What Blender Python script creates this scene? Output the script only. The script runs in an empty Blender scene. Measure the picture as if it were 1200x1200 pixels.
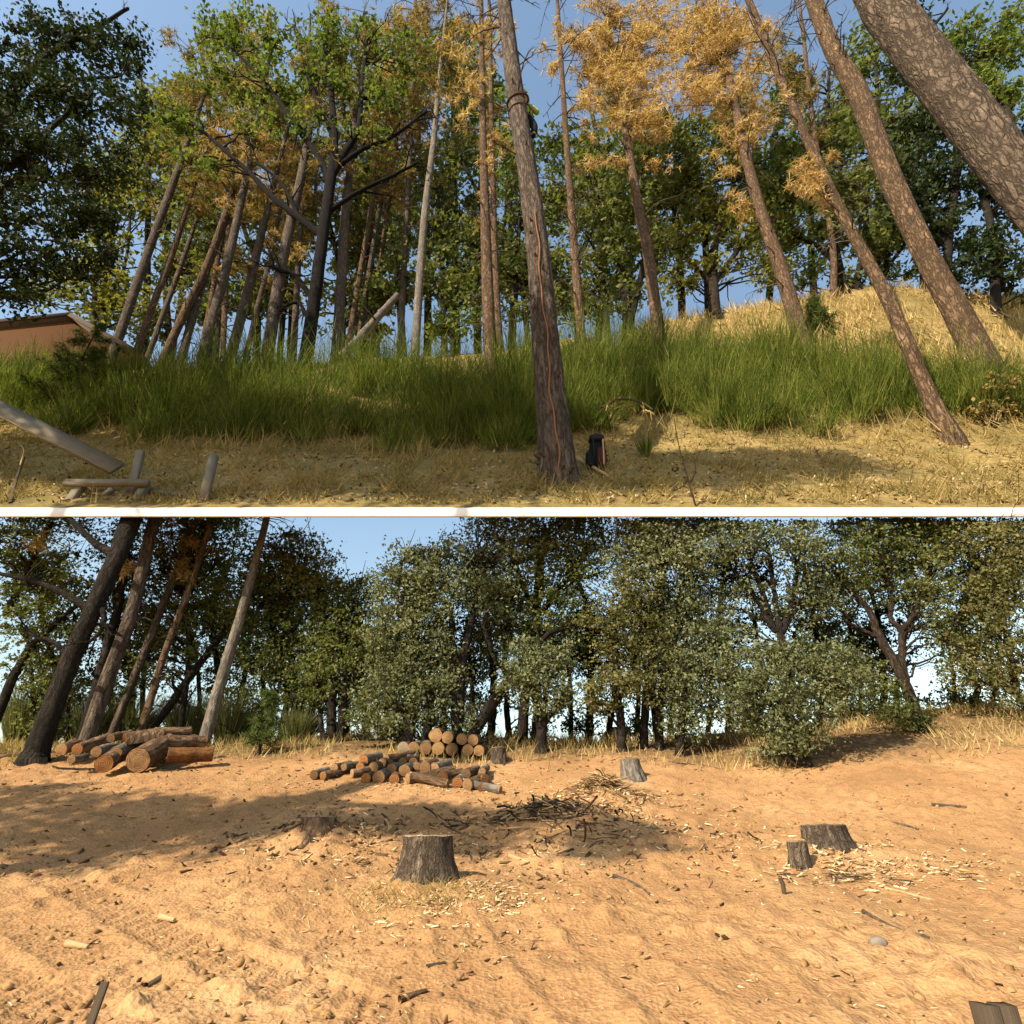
import bpy, math, random
import itertools
import numpy as np
from mathutils import Vector
random.seed(7); rng = np.random.default_rng(7)
S = bpy.context.scene
COL = S.collection
R = math.radians
# ------------------------------------------------------------------ camera, sky, sun, exposure
EYE = 1.6; FPX = 693.0; PITCH = R(30)
cam = bpy.data.objects.new('camera', bpy.data.cameras.new('camera')); COL.objects.link(cam)
cam.location = (0, 0, EYE); cam.rotation_euler = (R(120), 0, 0)
cam.data.sensor_width = 36; cam.data.lens = 36 * FPX / 1200; cam.data.clip_end = 6000; cam.data.clip_start = 0.05
S.camera = cam
SUN_AZ = R(45); SUN_EL = R(35)          # sun stands behind the camera to the left
w = bpy.data.worlds.new('World'); S.world = w; w.use_nodes = True
nt = w.node_tree; bg = nt.nodes['Background']; sky = nt.nodes.new('ShaderNodeTexSky')
sky.sky_type = 'NISHITA'; sky.sun_disc = False; sky.sun_elevation = SUN_EL; sky.sun_rotation = math.pi + SUN_AZ
sky.air_density = 1.7; sky.dust_density = 1.0; sky.ozone_density = 1.2
nt.links.new(sky.outputs[0], bg.inputs[0]); bg.inputs[1].default_value = 0.115
sl = bpy.data.lights.new('sun', 'SUN'); sl.energy = 5.0; sl.angle = R(0.5); sl.color = (1.0, 0.86, 0.65)
so = bpy.data.objects.new('sun', sl); COL.objects.link(so); so.rotation_euler = (math.pi/2 - SUN_EL, 0, -SUN_AZ)
S.view_settings.view_transform = 'Standard'; S.view_settings.look = 'None'
S.view_settings.gamma = 1; S.view_settings.use_curve_mapping = False; S.view_settings.exposure = 1.0

# ------------------------------------------------------------------ numeric helpers
CP, SP = math.cos(PITCH), math.sin(PITCH)
def ray(px, py):
    u = (px-600)/FPX; v = (600-py)/FPX
    return np.array([u, CP - v*SP, SP + v*CP])
def P(px, py, Y):                        # point at horizontal distance Y from the camera
    d = ray(px, py); return np.array([0, 0, EYE]) + d*(Y/d[1])
def pyof(p):
    return 600-FPX*((-p[1]*SP+(p[2]-EYE)*CP)/depth(p))
def vpp(p): return 1/max(pyof(p)-pyof(np.asarray(p)+np.array([0, 0, 1.])), 1e-3)   # metres of height per photograph pixel
def depth(p): return p[1]*CP + (p[2]-EYE)*SP
def mpp(p): return depth(p)/FPX          # metres per photograph pixel at p
def _h(ix, iy, iz):
    n = (ix*374761393 + iy*668265263 + iz*2147483647 + 1013904223) & 0xFFFFFFFF
    n = ((n ^ (n >> 13))*1274126177) & 0xFFFFFFFF
    n = ((n ^ (n >> 15))*2246822519) & 0xFFFFFFFF
    return ((n ^ (n >> 16)) & 0xFFFF)/65535.0
def vn(x, y, z=0.0):
    x, y, z = np.broadcast_arrays(np.asarray(x, float), np.asarray(y, float), np.asarray(z, float))
    ix, iy, iz = [np.floor(a).astype(np.int64) for a in (x, y, z)]
    fx, fy, fz = x-ix, y-iy, z-iz
    fx, fy, fz = [f*f*(3-2*f) for f in (fx, fy, fz)]
    o = 0
    for a in (0, 1):
        for b in (0, 1):
            for c in (0, 1):
                o = o + _h(ix+a, iy+b, iz+c)*(fx if a else 1-fx)*(fy if b else 1-fy)*(fz if c else 1-fz)
    return o
def fbm(x, y, z=0.0, o=4, g=0.5):
    s = 0; a = 1; t = 0
    for i in range(o):
        s = s + a*vn(np.asarray(x)*2**i+17*i, np.asarray(y)*2**i+5*i, np.asarray(z)*2**i+3*i); t += a; a *= g
    return s/t - 0.5
def sm(x): x = np.clip(x, 0, 1); return x*x*(3-2*x)

# lower clearing: heights relative to the eye
_py = np.array([-60, -10, 0, 4.6, 7.5, 9, 12.3, 15, 17.5, 19.5, 24, 40, 100, 3000.])
_pz = np.array([-6, -3.1, -1.6, -.87, -.35, -.03, 1.12, 2.12, 2.80, 3.0, 2.6, 0.6, -6, -90.])
_yy = np.linspace(-60, 110, 3401); _zz = np.interp(_yy, _py, _pz)
_k = np.ones(25)/25; _zs = np.convolve(np.pad(_zz, 12, mode='edge'), _k, mode='valid')
MOUND = []                                # (x, y, radius, height)
def zL0(x, y):
    x = np.asarray(x, float); y = np.asarray(y, float)
    z = np.where(y < 100, np.interp(y, _yy, _zs), np.interp(y, _py, _pz))
    z = z + 0.85*sm((x-4)/9)*sm((y-8)/8)*sm((60-y)/30) - 0.2*sm((-x-6)/8)*sm((y-10)/6)*sm((60-y)/30)
    z = z + 0.30*fbm(x*.35, y*.35, 1.0, 3)*sm((y+1)/6)
    return z + EYE
def zL(x, y):
    z = zL0(x, y)
    for (mx, my, mr, mh) in MOUND:
        d = np.hypot(x-mx, (y-my)*1.25)/mr
        z = z + mh*np.exp(-d*d*1.6)
    return z
D = 14.0; ZE0 = 7.95; ZE1 = 8.22           # divider strip below the upper hillside, relative to the eye
_ca = np.array([-3, -1.2, -.45, -.05, .22, .32, .48, .66, .92, 1.15, 3])
_cr = np.array([.86, .86, .91, .94, 1.0, 1.10, 1.13, 1.17, 1.24, 1.20, 1.1])
def zU(x, y):
    x = np.asarray(x, float); y = np.asarray(y, float)
    a = x/np.maximum(y, 1)
    zc = np.interp(a, _ca, _cr)*34
    z21 = ZE1 + 1.05*7
    tt = np.clip((y-21)/13, 0, 1); kk = 1-sm((a-.16)/.14)
    z = np.where(y < 21, ZE1 - .03 + 1.05*(y-D), z21 + (zc-z21)*(tt+(np.sin(tt*math.pi/2)-tt)*kk))
    z = np.where(y > 34, zc - .06*(y-34), z)
    z = z + .5*fbm(x*.3, y*.3, 9.0, 3)*sm((y-14.5)/3) + .14*fbm(x*1.6, y*1.6, 4.0, 3)*sm((y-14.2)/1)
    return z + EYE
def hitL(px, py, y0=1.5, y1=40):
    d = ray(px, py); ys = np.linspace(y0, y1, 4000); t = ys/d[1]
    x = d[0]*t; z = EYE + d[2]*t; g = zL(x, ys); k = np.argmax(z < g) if d[1] > 0 else 0
    if not (z < g).any(): k = int(np.argmin(z-g))
    return np.array([x[k], ys[k], float(zL(x[k], ys[k]))])
def hitU(px, py):
    d = ray(px, py); ys = np.linspace(D+.1, 60, 5000); t = ys/d[1]
    x = d[0]*t; z = EYE + d[2]*t; g = zU(x, ys)
    b = z < g
    k = int(np.argmax(b)) if b.any() else int(np.argmin(z-g))
    return np.array([x[k], ys[k], float(g[k])])

# ------------------------------------------------------------------ mesh helpers
class MB:
    def __init__(s): s.V = []; s.Q = []; s.T = []; s.A = []; s.n = 0; s.mi = []; s.hasA = False
    def add(s, v, quads=None, tris=None, attr=None, mi=0):
        v = np.asarray(v, float).reshape(-1, 3)
        s.V.append(v)
        s.A.append(np.asarray(attr, float).reshape(-1, 3) if attr is not None else v)
        if quads is not None and len(quads): q = np.asarray(quads, np.int64).reshape(-1, 4)+s.n; s.Q.append((q, mi))
        if tris is not None and len(tris): t = np.asarray(tris, np.int64).reshape(-1, 3)+s.n; s.T.append((t, mi))
        s.n += len(v)
    def build(s, name, mats, parent=None, smooth=True, attr=True, loc=None):
        if not isinstance(mats, (list, tuple)): mats = [mats]
        me = bpy.data.meshes.new(name)
        V = np.concatenate(s.V) if s.V else np.zeros((0, 3))
        if loc is not None: V = V - np.asarray(loc)
        nq = sum(len(q) for q, _ in s.Q); ntr = sum(len(t) for t, _ in s.T)
        me.vertices.add(len(V)); me.vertices.foreach_set('co', V.astype(np.float32).ravel())
        me.loops.add(nq*4+ntr*3); me.polygons.add(nq+ntr)
        idx = [q.ravel() for q, _ in s.Q]+[t.ravel() for t, _ in s.T]
        me.loops.foreach_set('vertex_index', np.concatenate(idx).astype(np.int32))
        ls = np.concatenate([np.arange(nq)*4, nq*4+np.arange(ntr)*3]).astype(np.int32)
        me.polygons.foreach_set('loop_start', ls)
        mi = np.concatenate([np.full(len(q), m) for q, m in s.Q]+[np.full(len(t), m) for t, m in s.T]).astype(np.int32)
        me.polygons.foreach_set('material_index', mi)
        if smooth: me.polygons.foreach_set('use_smooth', np.ones(nq+ntr, bool))
        if attr:
            a = me.attributes.new('rest', 'FLOAT_VECTOR', 'POINT')
            a.data.foreach_set('vector', np.concatenate(s.A).astype(np.float32).ravel())
        for m in mats: me.materials.append(m)
        me.update(calc_edges=True); me.validate()
        o = bpy.data.objects.new(name, me); COL.objects.link(o)
        if loc is not None: o.location = loc
        if parent is not None:
            o.parent = parent
            if loc is None: o.location = -parent.location if parent.parent is None else (0, 0, 0)
        return o
def tag(o, label=None, cat=None, group=None, kind=None):
    if label: o['label'] = label
    if cat: o['category'] = cat
    if group: o['group'] = group
    if kind: o['kind'] = kind
    return o
def thing(name, label, cat, loc=(0, 0, 0), group=None):
    o = bpy.data.objects.new(name, None); COL.objects.link(o); o.location = [float(c) for c in loc]; o.empty_display_size = .2
    return tag(o, label, cat, group)
def nrm(a): return a/np.maximum(np.linalg.norm(a, axis=-1, keepdims=True), 1e-9)
def tube(mb, pts, rad, seg=6, cap=True, bump=0.0, freq=3.0, mi=0, seed=0.0, stretch=4.0):
    pts = np.asarray(pts, float); n = len(pts); rad = np.broadcast_to(np.asarray(rad, float), (n,))
    t = nrm(np.gradient(pts, axis=0))
    ref = np.array([0, 0, 1.]) if abs(t[0][2]) < .9 else np.array([1., 0, 0])
    b = nrm(np.cross(t[0], ref)); B = [b]
    for i in range(1, n):
        b = B[-1]-t[i]*np.dot(B[-1], t[i]); B.append(nrm(b))
    B = np.array(B); N = np.cross(t, B)
    th = np.arange(seg)*2*math.pi/seg
    L = np.concatenate([[0], np.cumsum(np.linalg.norm(np.diff(pts, axis=0), axis=1))])
    c, s_ = np.cos(th), np.sin(th)
    rr = np.repeat(rad[:, None], seg, 1)
    ax = rr*c; ay = rr*s_; al = np.repeat(L[:, None], seg, 1)
    if bump:
        nz = vn(ax*freq+seed, ay*freq, al*freq/stretch); nz2 = vn(ax*freq*2.3+seed, ay*freq*2.3, al*freq*2.3/stretch+7)
        rg = 1-np.abs(nz*2-1)*1.6
        rr = rr*(1+bump*(rg*.55+nz2*.5-.3))
    v = pts[:, None, :] + rr[..., None]*(c[None, :, None]*B[:, None, :]+s_[None, :, None]*N[:, None, :])
    i = np.arange(n-1)[:, None]*seg; j = np.arange(seg)[None, :]; k = (j+1) % seg
    q = np.stack([i+j, i+k, i+seg+k, i+seg+j], -1).reshape(-1, 4)
    at = np.stack([ax+seed, ay, al], -1).reshape(-1, 3)
    mb.add(v.reshape(-1, 3), quads=q, attr=at, mi=mi)
    if cap:
        e = v[-1]; mb.add(np.vstack([e, e.mean(0)[None]]), tris=[(a, (a+1) % seg, seg) for a in range(seg)], attr=np.vstack([at[-seg:], at[-seg:].mean(0)[None]]), mi=mi)
def spline(pts, n):
    pts = np.asarray(pts, float)
    if len(pts) < 3: return pts[0]+(pts[-1]-pts[0])*np.linspace(0, 1, n)[:, None]
    t = np.arange(len(pts)); q = np.linspace(0, len(pts)-1, n)
    p = np.vstack([2*pts[0]-pts[1], pts, 2*pts[-1]-pts[-2]])
    i = np.minimum(q.astype(int), len(pts)-2); f = (q-i)[:, None]
    a, b, c, d = p[i], p[i+1], p[i+2], p[i+3]
    return .5*(2*b+(c-a)*f+(2*a-5*b+4*c-d)*f**2+(3*b-3*c+d-a)*f**3)
def leaves(mb, c, size, aspect=.55, flat=.35, mi=0, tri=False):
    n = len(c); size = np.broadcast_to(size, (n,))*rng.uniform(.6, 1.25, n)
    nr = rng.normal(size=(n, 3)); nr[:, 2] += flat*np.sign(rng.uniform(-.2, 1, n))*1.5; nr = nrm(nr)
    ax = nrm(np.cross(nr, rng.normal(size=(n, 3)))); sd = np.cross(nr, ax)
    h = (size*.5)[:, None]; wd = (size*.5*aspect*rng.uniform(.7, 1.2, n))[:, None]
    if tri:
        v = np.stack([c-ax*h*.7+sd*wd*1.25, c+ax*h*1.1, c-ax*h*.7-sd*wd*1.25], 1); mb.add(v.reshape(-1, 3), tris=np.arange(3*n).reshape(-1, 3), mi=mi); return
    v = np.stack([c-ax*h, c+sd*wd-ax*h*.1+nr*h*.12, c+ax*h, c-sd*wd-ax*h*.1+nr*h*.12], 1)
    mb.add(v.reshape(-1, 3), quads=np.arange(4*n).reshape(-1, 4), mi=mi)
def strips(mb, base, tip, width, bend=None, seg=2, mi=0):
    """thin blades from base to tip, seg quads then a point"""
    n = len(base); d = tip-base
    sd = nrm(np.cross(d, rng.normal(size=(n, 3))))
    width = np.broadcast_to(width, (n,))[:, None]
    if bend is None: bend = np.zeros((n, 3))
    rows = []
    for k in range(seg+1):
        f = k/(seg+.0); p = base+d*f+bend*(f*f)
        ww = width*(1-f*.85)*.5
        rows += [p-sd*ww, p+sd*ww]
    v = np.stack(rows, 1); m = 2*(seg+1)
    o = (np.arange(n)*m)[:, None]
    q = np.concatenate([np.stack([o[:, 0]+2*k, o[:, 0]+2*k+1, o[:, 0]+2*k+3, o[:, 0]+2*k+2], 1) for k in range(seg)])
    mb.add(v.reshape(-1, 3), quads=q, mi=mi)
def box(mb, c, sx, sy, sz, ax=None, ay=None, az=None, mi=0, jit=0.0, bev=.12):
    """bar along ax with chamfered long edges"""
    ax = np.array([1., 0, 0]) if ax is None else nrm(np.asarray(ax, float))
    az = np.array([0, 0, 1.]) if az is None else nrm(np.asarray(az, float))
    ay = nrm(np.cross(az, ax)); az = np.cross(ax, ay)
    b = min(sy, sz)*bev
    prof = [(-sy/2+b, -sz/2), (sy/2-b, -sz/2), (sy/2, -sz/2+b), (sy/2, sz/2-b), (sy/2-b, sz/2), (-sy/2+b, sz/2), (-sy/2, sz/2-b), (-sy/2, -sz/2+b)]
    V = []; A = []
    for e in (-1, 1):
        for (y, z) in prof:
            jx = random.uniform(-jit, jit)
            V.append(np.asarray(c)+ax*(e*sx/2+jx)+ay*y+az*z); A.append((e*sx/2, y, z))
    q = [(i, (i+1) % 8, 8+(i+1) % 8, 8+i) for i in range(8)]
    t = [(0, i+1, i) for i in range(1, 7)]+[(8, 8+i, 8+i+1) for i in range(1, 7)]
    mb.add(V, quads=q, tris=t, attr=A, mi=mi)

# ------------------------------------------------------------------ materials
class NT:
    def __init__(s, name):
        s.m = bpy.data.materials.new(name); s.m.use_nodes = True; s.t = s.m.node_tree; s.t.nodes.clear()
        s.out = s.n('ShaderNodeOutputMaterial'); s.m.diffuse_color = (.5, .5, .5, 1)
    def n(s, ty, **k):
        x = s.t.nodes.new(ty)
        for a, b in k.items(): setattr(x, a, b)
        return x
    def l(s, a, b): s.t.links.new(a, b)
    def coord(s, rest=True):
        if rest: x = s.n('ShaderNodeAttribute'); x.attribute_name = 'rest'; return x.outputs['Vector']
        return s.n('ShaderNodeNewGeometry').outputs['Position']
    def scale(s, v, sc):
        x = s.n('ShaderNodeMapping'); x.inputs['Scale'].default_value = sc; s.l(v, x.inputs['Vector']); return x.outputs[0]
    def noise(s, v, sc, det=4, rough=.6, dist=0):
        x = s.n('ShaderNodeTexNoise'); s.l(v, x.inputs['Vector']); x.inputs['Scale'].default_value = sc; x.inputs['Detail'].default_value = det
        x.inputs['Roughness'].default_value = rough; x.inputs['Distortion'].default_value = dist; return x.outputs[0]
    def vor(s, v, sc, feat='DISTANCE_TO_EDGE', out=0, rnd=1):
        x = s.n('ShaderNodeTexVoronoi', feature=feat); s.l(v, x.inputs['Vector']); x.inputs['Scale'].default_value = sc
        x.inputs['Randomness'].default_value = rnd; return x.outputs[out]
    def ramp(s, f, stops):
        x = s.n('ShaderNodeValToRGB'); s.l(f, x.inputs[0]); e = x.color_ramp.elements
        while len(e) < len(stops): e.new(.5)
        for i, (p, c) in enumerate(stops):
            e[i].position = p; e[i].color = (*c, 1) if len(c) == 3 else c
        return x.outputs[0]
    def mix(s, f, a, b, bt='MIX'):
        x = s.n('ShaderNodeMix', data_type='RGBA', blend_type=bt)
        for sk, v in ((x.inputs[0], f), (x.inputs[6], a), (x.inputs[7], b)):
            if isinstance(v, (int, float)): sk.default_value = v
            elif isinstance(v, tuple): sk.default_value = (*v, 1)
            else: s.l(v, sk)
        return x.outputs[2]
    def math(s, op, a, b=0.0):
        x = s.n('ShaderNodeMath', operation=op)
        for sk, v in ((x.inputs[0], a), (x.inputs[1], b)):
            if isinstance(v, (int, float)): sk.default_value = v
            else: s.l(v, sk)
        return x.outputs[0]
    def bump(s, h, st=.5, d=.02):
        x = s.n('ShaderNodeBump'); x.inputs['Strength'].default_value = st; x.inputs['Distance'].default_value = d; s.l(h, x.inputs['Height']); return x.outputs[0]
    def bsdf(s, col, rough=.9, nor=None, spec=.2):
        b = s.n('ShaderNodeBsdfPrincipled'); s.b = b
        if isinstance(col, tuple): b.inputs['Base Color'].default_value = (*col, 1)
        else: s.l(col, b.inputs['Base Color'])
        if isinstance(rough, (int, float)): b.inputs['Roughness'].default_value = rough
        else: s.l(rough, b.inputs['Roughness'])
        b.inputs['Specular IOR Level'].default_value = spec
        if nor is not None: s.l(nor, b.inputs['Normal'])
        s.l(b.outputs[0], s.out.inputs[0]); return s.m
def bark(name, dark, mid, light, sx=9, sz=2.2, bd=.05, plates=.5):
    t = NT(name); c = t.coord()
    w1 = t.n('ShaderNodeTexNoise'); t.l(t.scale(c, (1, 1, .5)), w1.inputs['Vector']); w1.inputs['Scale'].default_value = sx*.6; w1.inputs['Detail'].default_value = 3
    cc = t.mix(.22, c, w1.outputs['Color'], 'ADD')
    rn = t.noise(t.scale(cc, (sx*.8, sx*.8, sz*.7)), 1.0, 5, .62)
    ridge = t.math('ABSOLUTE', t.math('SUBTRACT', rn, .5))
    fis = t.ramp(ridge, [(0, (0, 0, 0)), (.05, (.45, .45, .45)), (.16, (1, 1, 1))])
    v = t.vor(t.scale(cc, (sx*.75, sx*.75, sz*1.1)), 1.0)
    pl = t.ramp(v, [(0, (0, 0, 0)), (.05, (.7, .7, .7)), (.14, (1, 1, 1))])
    crack = t.math('MULTIPLY', fis, t.math('ADD', t.math('MULTIPLY', pl, plates), 1-plates))
    n1 = t.noise(t.scale(c, (sx*2.2, sx*2.2, sz*3)), 1.0, 6, .7); n2 = t.noise(t.scale(c, (1, 1, .5)), 1.6, 5, .65)
    col = t.mix(t.ramp(n1, [(.25, (0, 0, 0)), (.8, (1, 1, 1))]), mid, light); col = t.mix(t.ramp(n2, [(.38, (0, 0, 0)), (.68, (.75, .75, .75))]), col, tuple(x*.55+y*.3 for x, y in zip(mid, dark)))
    col = t.mix(t.math('ADD', t.math('MULTIPLY', crack, .88), .12), dark, col)
    h = t.math('ADD', crack, t.math('MULTIPLY', n1, .7))
    return t.bsdf(col, .95, t.bump(h, .9, bd), .1)
def leafmat(name, cols, var=.25, trans=.35, cl=.6):
    t = NT(name); g = t.n('ShaderNodeNewGeometry'); rnd = g.outputs['Random Per Island']
    n = t.noise(g.outputs['Position'], cl, 3)
    f = t.math('ADD', t.math('MULTIPLY', rnd, .6), t.math('MULTIPLY', t.math('SUBTRACT', n, .3), 1.0))
    k = len(cols); col = t.ramp(f, [(i/(k-1)*.8+.08, c) for i, c in enumerate(cols)])
    t.bsdf(col, .75, None, .18)
    tr = t.n('ShaderNodeBsdfTranslucent'); t.l(t.mix(1.0, col, (1.0, 1.1, .5), 'MULTIPLY'), tr.inputs[0])
    mx = t.n('ShaderNodeMixShader'); mx.inputs[0].default_value = trans
    t.l(t.b.outputs[0], mx.inputs[1]); t.l(tr.outputs[0], mx.inputs[2]); t.l(mx.outputs[0], t.out.inputs[0])
    return t.m
M = {}
M['pine'] = bark('pine_bark', (.030, .020, .014), (.17, .105, .065), (.33, .22, .14))
M['pine_grey'] = bark('grey_pine_bark', (.035, .027, .022), (.14, .105, .08), (.24, .19, .15))
M['pine_big'] = bark('broad_plated_bark', (.030, .022, .017), (.17, .125, .09), (.27, .21, .155), 3.0, .85, .14, .95)
M['pine_plate'] = bark('furrowed_pine_bark', (.032, .022, .015), (.19, .118, .07), (.34, .23, .14), 4.4, 1.1, .11, .9)
M['pine_ridge'] = bark('ridged_grey_bark', (.030, .023, .019), (.135, .10, .078), (.26, .205, .16), 5.5, 1.0, .08, .35)
M['pine_pale'] = bark('weathered_bark', (.06, .05, .042), (.22, .19, .16), (.36, .32, .27), 12, 1.8, .02)
M['oak'] = bark('oak_bark', (.010, .009, .008), (.035, .028, .022), (.065, .052, .042), 12, 3, .04)
M['oak_black'] = bark('black_oak_bark', (.005, .004, .004), (.016, .013, .011), (.034, .027, .022), 10, 2.5, .05)
M['oak_brown'] = bark('brown_oak_bark', (.016, .012, .009), (.055, .04, .03), (.10, .075, .055), 12, 3, .04)
M['twig'] = bark('dead_twig_bark', (.05, .04, .03), (.12, .09, .07), (.2, .16, .12), 20, 8, .01)
M['log'] = bark('log_bark', (.05, .03, .018), (.20, .12, .07), (.36, .24, .15), 9, 2.5, .03)
M['leaf_oakL'] = leafmat('live_oak_leaves', [(.066, .080, .036), (.115, .132, .060), (.18, .195, .095), (.26, .265, .15)], trans=.3)
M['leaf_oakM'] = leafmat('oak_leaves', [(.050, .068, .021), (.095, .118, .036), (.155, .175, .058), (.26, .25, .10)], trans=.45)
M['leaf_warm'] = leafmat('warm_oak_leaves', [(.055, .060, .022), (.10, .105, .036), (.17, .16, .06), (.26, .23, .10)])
M['leaf_shaded'] = leafmat('shaded_oak_leaves', [(.010, .018, .007), (.020, .034, .011), (.035, .055, .018), (.07, .08, .03)], trans=.2)  # darker copy of the oak leaves, backlit shade put into the colour
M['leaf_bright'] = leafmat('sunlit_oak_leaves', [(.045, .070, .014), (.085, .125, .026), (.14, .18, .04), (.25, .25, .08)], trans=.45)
M['leaf_yellow'] = leafmat('yellow_green_leaves', [(.07, .08, .018), (.13, .14, .03), (.2, .19, .05), (.30, .26, .08)], trans=.45)
M['needle_brown'] = leafmat('dead_pine_needles', [(.30, .175, .075), (.47, .30, .135), (.61, .42, .21), (.75, .58, .35)], trans=.35, cl=.35)
M['needle_mix'] = leafmat('fading_pine_needles', [(.07, .08, .025), (.16, .14, .045), (.34, .22, .08), (.5, .34, .14)], trans=.3, cl=.25)
M['needle_green'] = leafmat('green_needles', [(.025, .045, .012), (.055, .085, .02), (.11, .14, .035), (.2, .2, .06)], trans=.3)
M['broom'] = leafmat('broom_stems', [(.034, .058, .010), (.075, .112, .016), (.15, .185, .026), (.30, .29, .08)], trans=.45, cl=.75)
M['broomL'] = leafmat('dusty_broom_stems', [(.06, .075, .025), (.10, .12, .04), (.17, .175, .07), (.24, .23, .11)], trans=.3, cl=.8)
M['dry'] = leafmat('dry_grass', [(.20, .14, .05), (.32, .23, .09), (.45, .33, .14), (.55, .43, .21)], trans=.3, cl=.5)
M['dryU'] = leafmat('mown_dry_grass', [(.13, .12, .04), (.22, .175, .065), (.33, .24, .09), (.45, .33, .14)], trans=.3, cl=.35)
def m_dirt():
    t = NT('tilled_dirt'); c = t.coord(False)
    n1 = t.noise(c, .55, 5, .6); n2 = t.noise(c, 8, 4, .6); n3 = t.noise(c, 40, 3, .6); n4 = t.noise(t.scale(c, (1, 1, 1)), 2.2, 5, .65)
    col = t.ramp(n1, [(.3, (.245, .136, .060)), (.5, (.335, .193, .087)), (.7, (.42, .262, .128))])
    col = t.mix(t.ramp(n4, [(.44, (0, 0, 0)), (.66, (.8, .8, .8))]), col, (.31, .165, .075))
    col = t.mix(t.ramp(n2, [(.36, (.7, .7, .7)), (.50, (0, 0, 0))]), col, (.23, .12, .052))
    col = t.mix(t.ramp(n3, [(.62, (0, 0, 0)), (.74, (.6, .6, .6))]), col, (.66, .48, .28))
    # leaf litter towards the trees, its dark tone also standing in for their shade
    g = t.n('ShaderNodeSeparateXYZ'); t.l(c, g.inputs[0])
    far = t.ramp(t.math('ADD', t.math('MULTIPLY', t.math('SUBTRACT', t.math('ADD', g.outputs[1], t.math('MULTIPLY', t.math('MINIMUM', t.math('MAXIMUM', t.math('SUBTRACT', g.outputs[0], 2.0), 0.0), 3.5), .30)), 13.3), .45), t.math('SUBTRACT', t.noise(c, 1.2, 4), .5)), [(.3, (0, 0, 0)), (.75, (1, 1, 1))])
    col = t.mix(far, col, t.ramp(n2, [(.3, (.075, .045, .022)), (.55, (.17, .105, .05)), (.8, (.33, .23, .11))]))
    n5 = t.vor(c, 26, 'F1'); h = t.math('ADD', t.math('ADD', t.math('MULTIPLY', n2, .9), t.math('MULTIPLY', n5, .45)), t.math('MULTIPLY', n3, .45))
    return t.bsdf(col, .95, t.bump(h, .8, .032), .1)
def m_hill():
    t = NT('dry_hillside'); c = t.coord(False)
    n1 = t.noise(c, .4, 4, .6); n2 = t.noise(c, 5, 6, .7); n3 = t.noise(c, 26, 4, .7)
    col = t.ramp(n1, [(.32, (.20, .16, .055)), (.5, (.30, .215, .08)), (.66, (.40, .28, .115))])
    col = t.mix(t.ramp(n2, [(.4, (.7, .7, .7)), (.6, (0, 0, 0))]), col, (.13, .10, .04))
    col = t.mix(t.ramp(n3, [(.6, (0, 0, 0)), (.72, (.6, .6, .6))]), col, (.5, .40, .22))
    return t.bsdf(col, .95, t.bump(t.math('ADD', n2, n3), .9, .06), .1)
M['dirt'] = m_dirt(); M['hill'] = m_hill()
def m_divider():
    t = NT('divider_white'); c = t.coord(False); n = t.noise(c, 3, 5)
    return t.bsdf(t.ramp(n, [(.3, (.80, .79, .77)), (.7, (.86, .86, .85))]), .8, t.bump(n, .2, .01))
M['divider'] = m_divider()
def m_cut(name, a, b, c3):
    t = NT(name); c = t.coord(); n = t.noise(c, 4, 3)
    ln = t.n('ShaderNodeVectorMath', operation='LENGTH'); t.l(c, ln.inputs[0])
    r = t.math('SINE', t.math('MULTIPLY', t.math('ADD', ln.outputs['Value'], t.math('MULTIPLY', n, .05)), 190))
    f = t.noise(c, 40, 4)
    col = t.mix(t.math('MULTIPLY', t.math('ADD', r, 1), .25), a, b)
    col = t.mix(t.ramp(n, [(.4, (0, 0, 0)), (.65, (.8, .8, .8))]), col, c3)
    ob = t.n('ShaderNodeObjectInfo'); col = t.mix(1.0, col, t.ramp(t.noise(c, 14, 4), [(.3, (.45, .42, .4)), (.6, (1, 1, 1))]), 'MULTIPLY')
    col = t.mix(1.0, col, t.ramp(ob.outputs['Random'], [(0, (.5, .46, .42)), (.5, (.95, .9, .85)), (1, (1.35, 1.3, 1.2))]), 'MULTIPLY')
    return t.bsdf(col, .85, t.bump(t.math('ADD', f, t.math('MULTIPLY', r, .3)), .7, .02))
M['cut'] = m_cut('fresh_sawn_wood', (.36, .235, .12), (.25, .15, .07), (.19, .10, .045))
M['cut_orange'] = m_cut('orange_sawn_wood', (.32, .155, .055), (.22, .095, .032), (.15, .065, .025))
M['cut_grey'] = m_cut('weathered_sawn_wood', (.30, .25, .19), (.2, .16, .115), (.13, .10, .07))
def m_chip(name, cols, rough=.9):
    t = NT(name); g = t.n('ShaderNodeNewGeometry'); k = len(cols)
    col = t.ramp(g.outputs['Random Per Island'], [(i/(k-1), c) for i, c in enumerate(cols)])
    n = t.noise(t.coord(False), 60, 3)
    return t.bsdf(t.mix(.35, col, t.ramp(n, [(.3, (.3, .3, .3)), (.7, (1, 1, 1))]), 'MULTIPLY'), rough, t.bump(n, .5, .005), .1)
M['chips'] = m_chip('wood_chips', [(.12, .07, .035), (.34, .21, .10), (.52, .36, .19), (.64, .49, .29), (.72, .58, .38)])
M['bits'] = m_chip('bark_bits', [(.05, .03, .018), (.10, .06, .035), (.22, .13, .06), (.42, .27, .13)])
M['litter'] = m_chip('leaf_litter', [(.08, .055, .025), (.20, .14, .06), (.38, .28, .13), (.6, .5, .32)])
M['clod'] = m_chip('dirt_clods', [(.22, .125, .055), (.30, .175, .078), (.38, .225, .10)])
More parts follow.
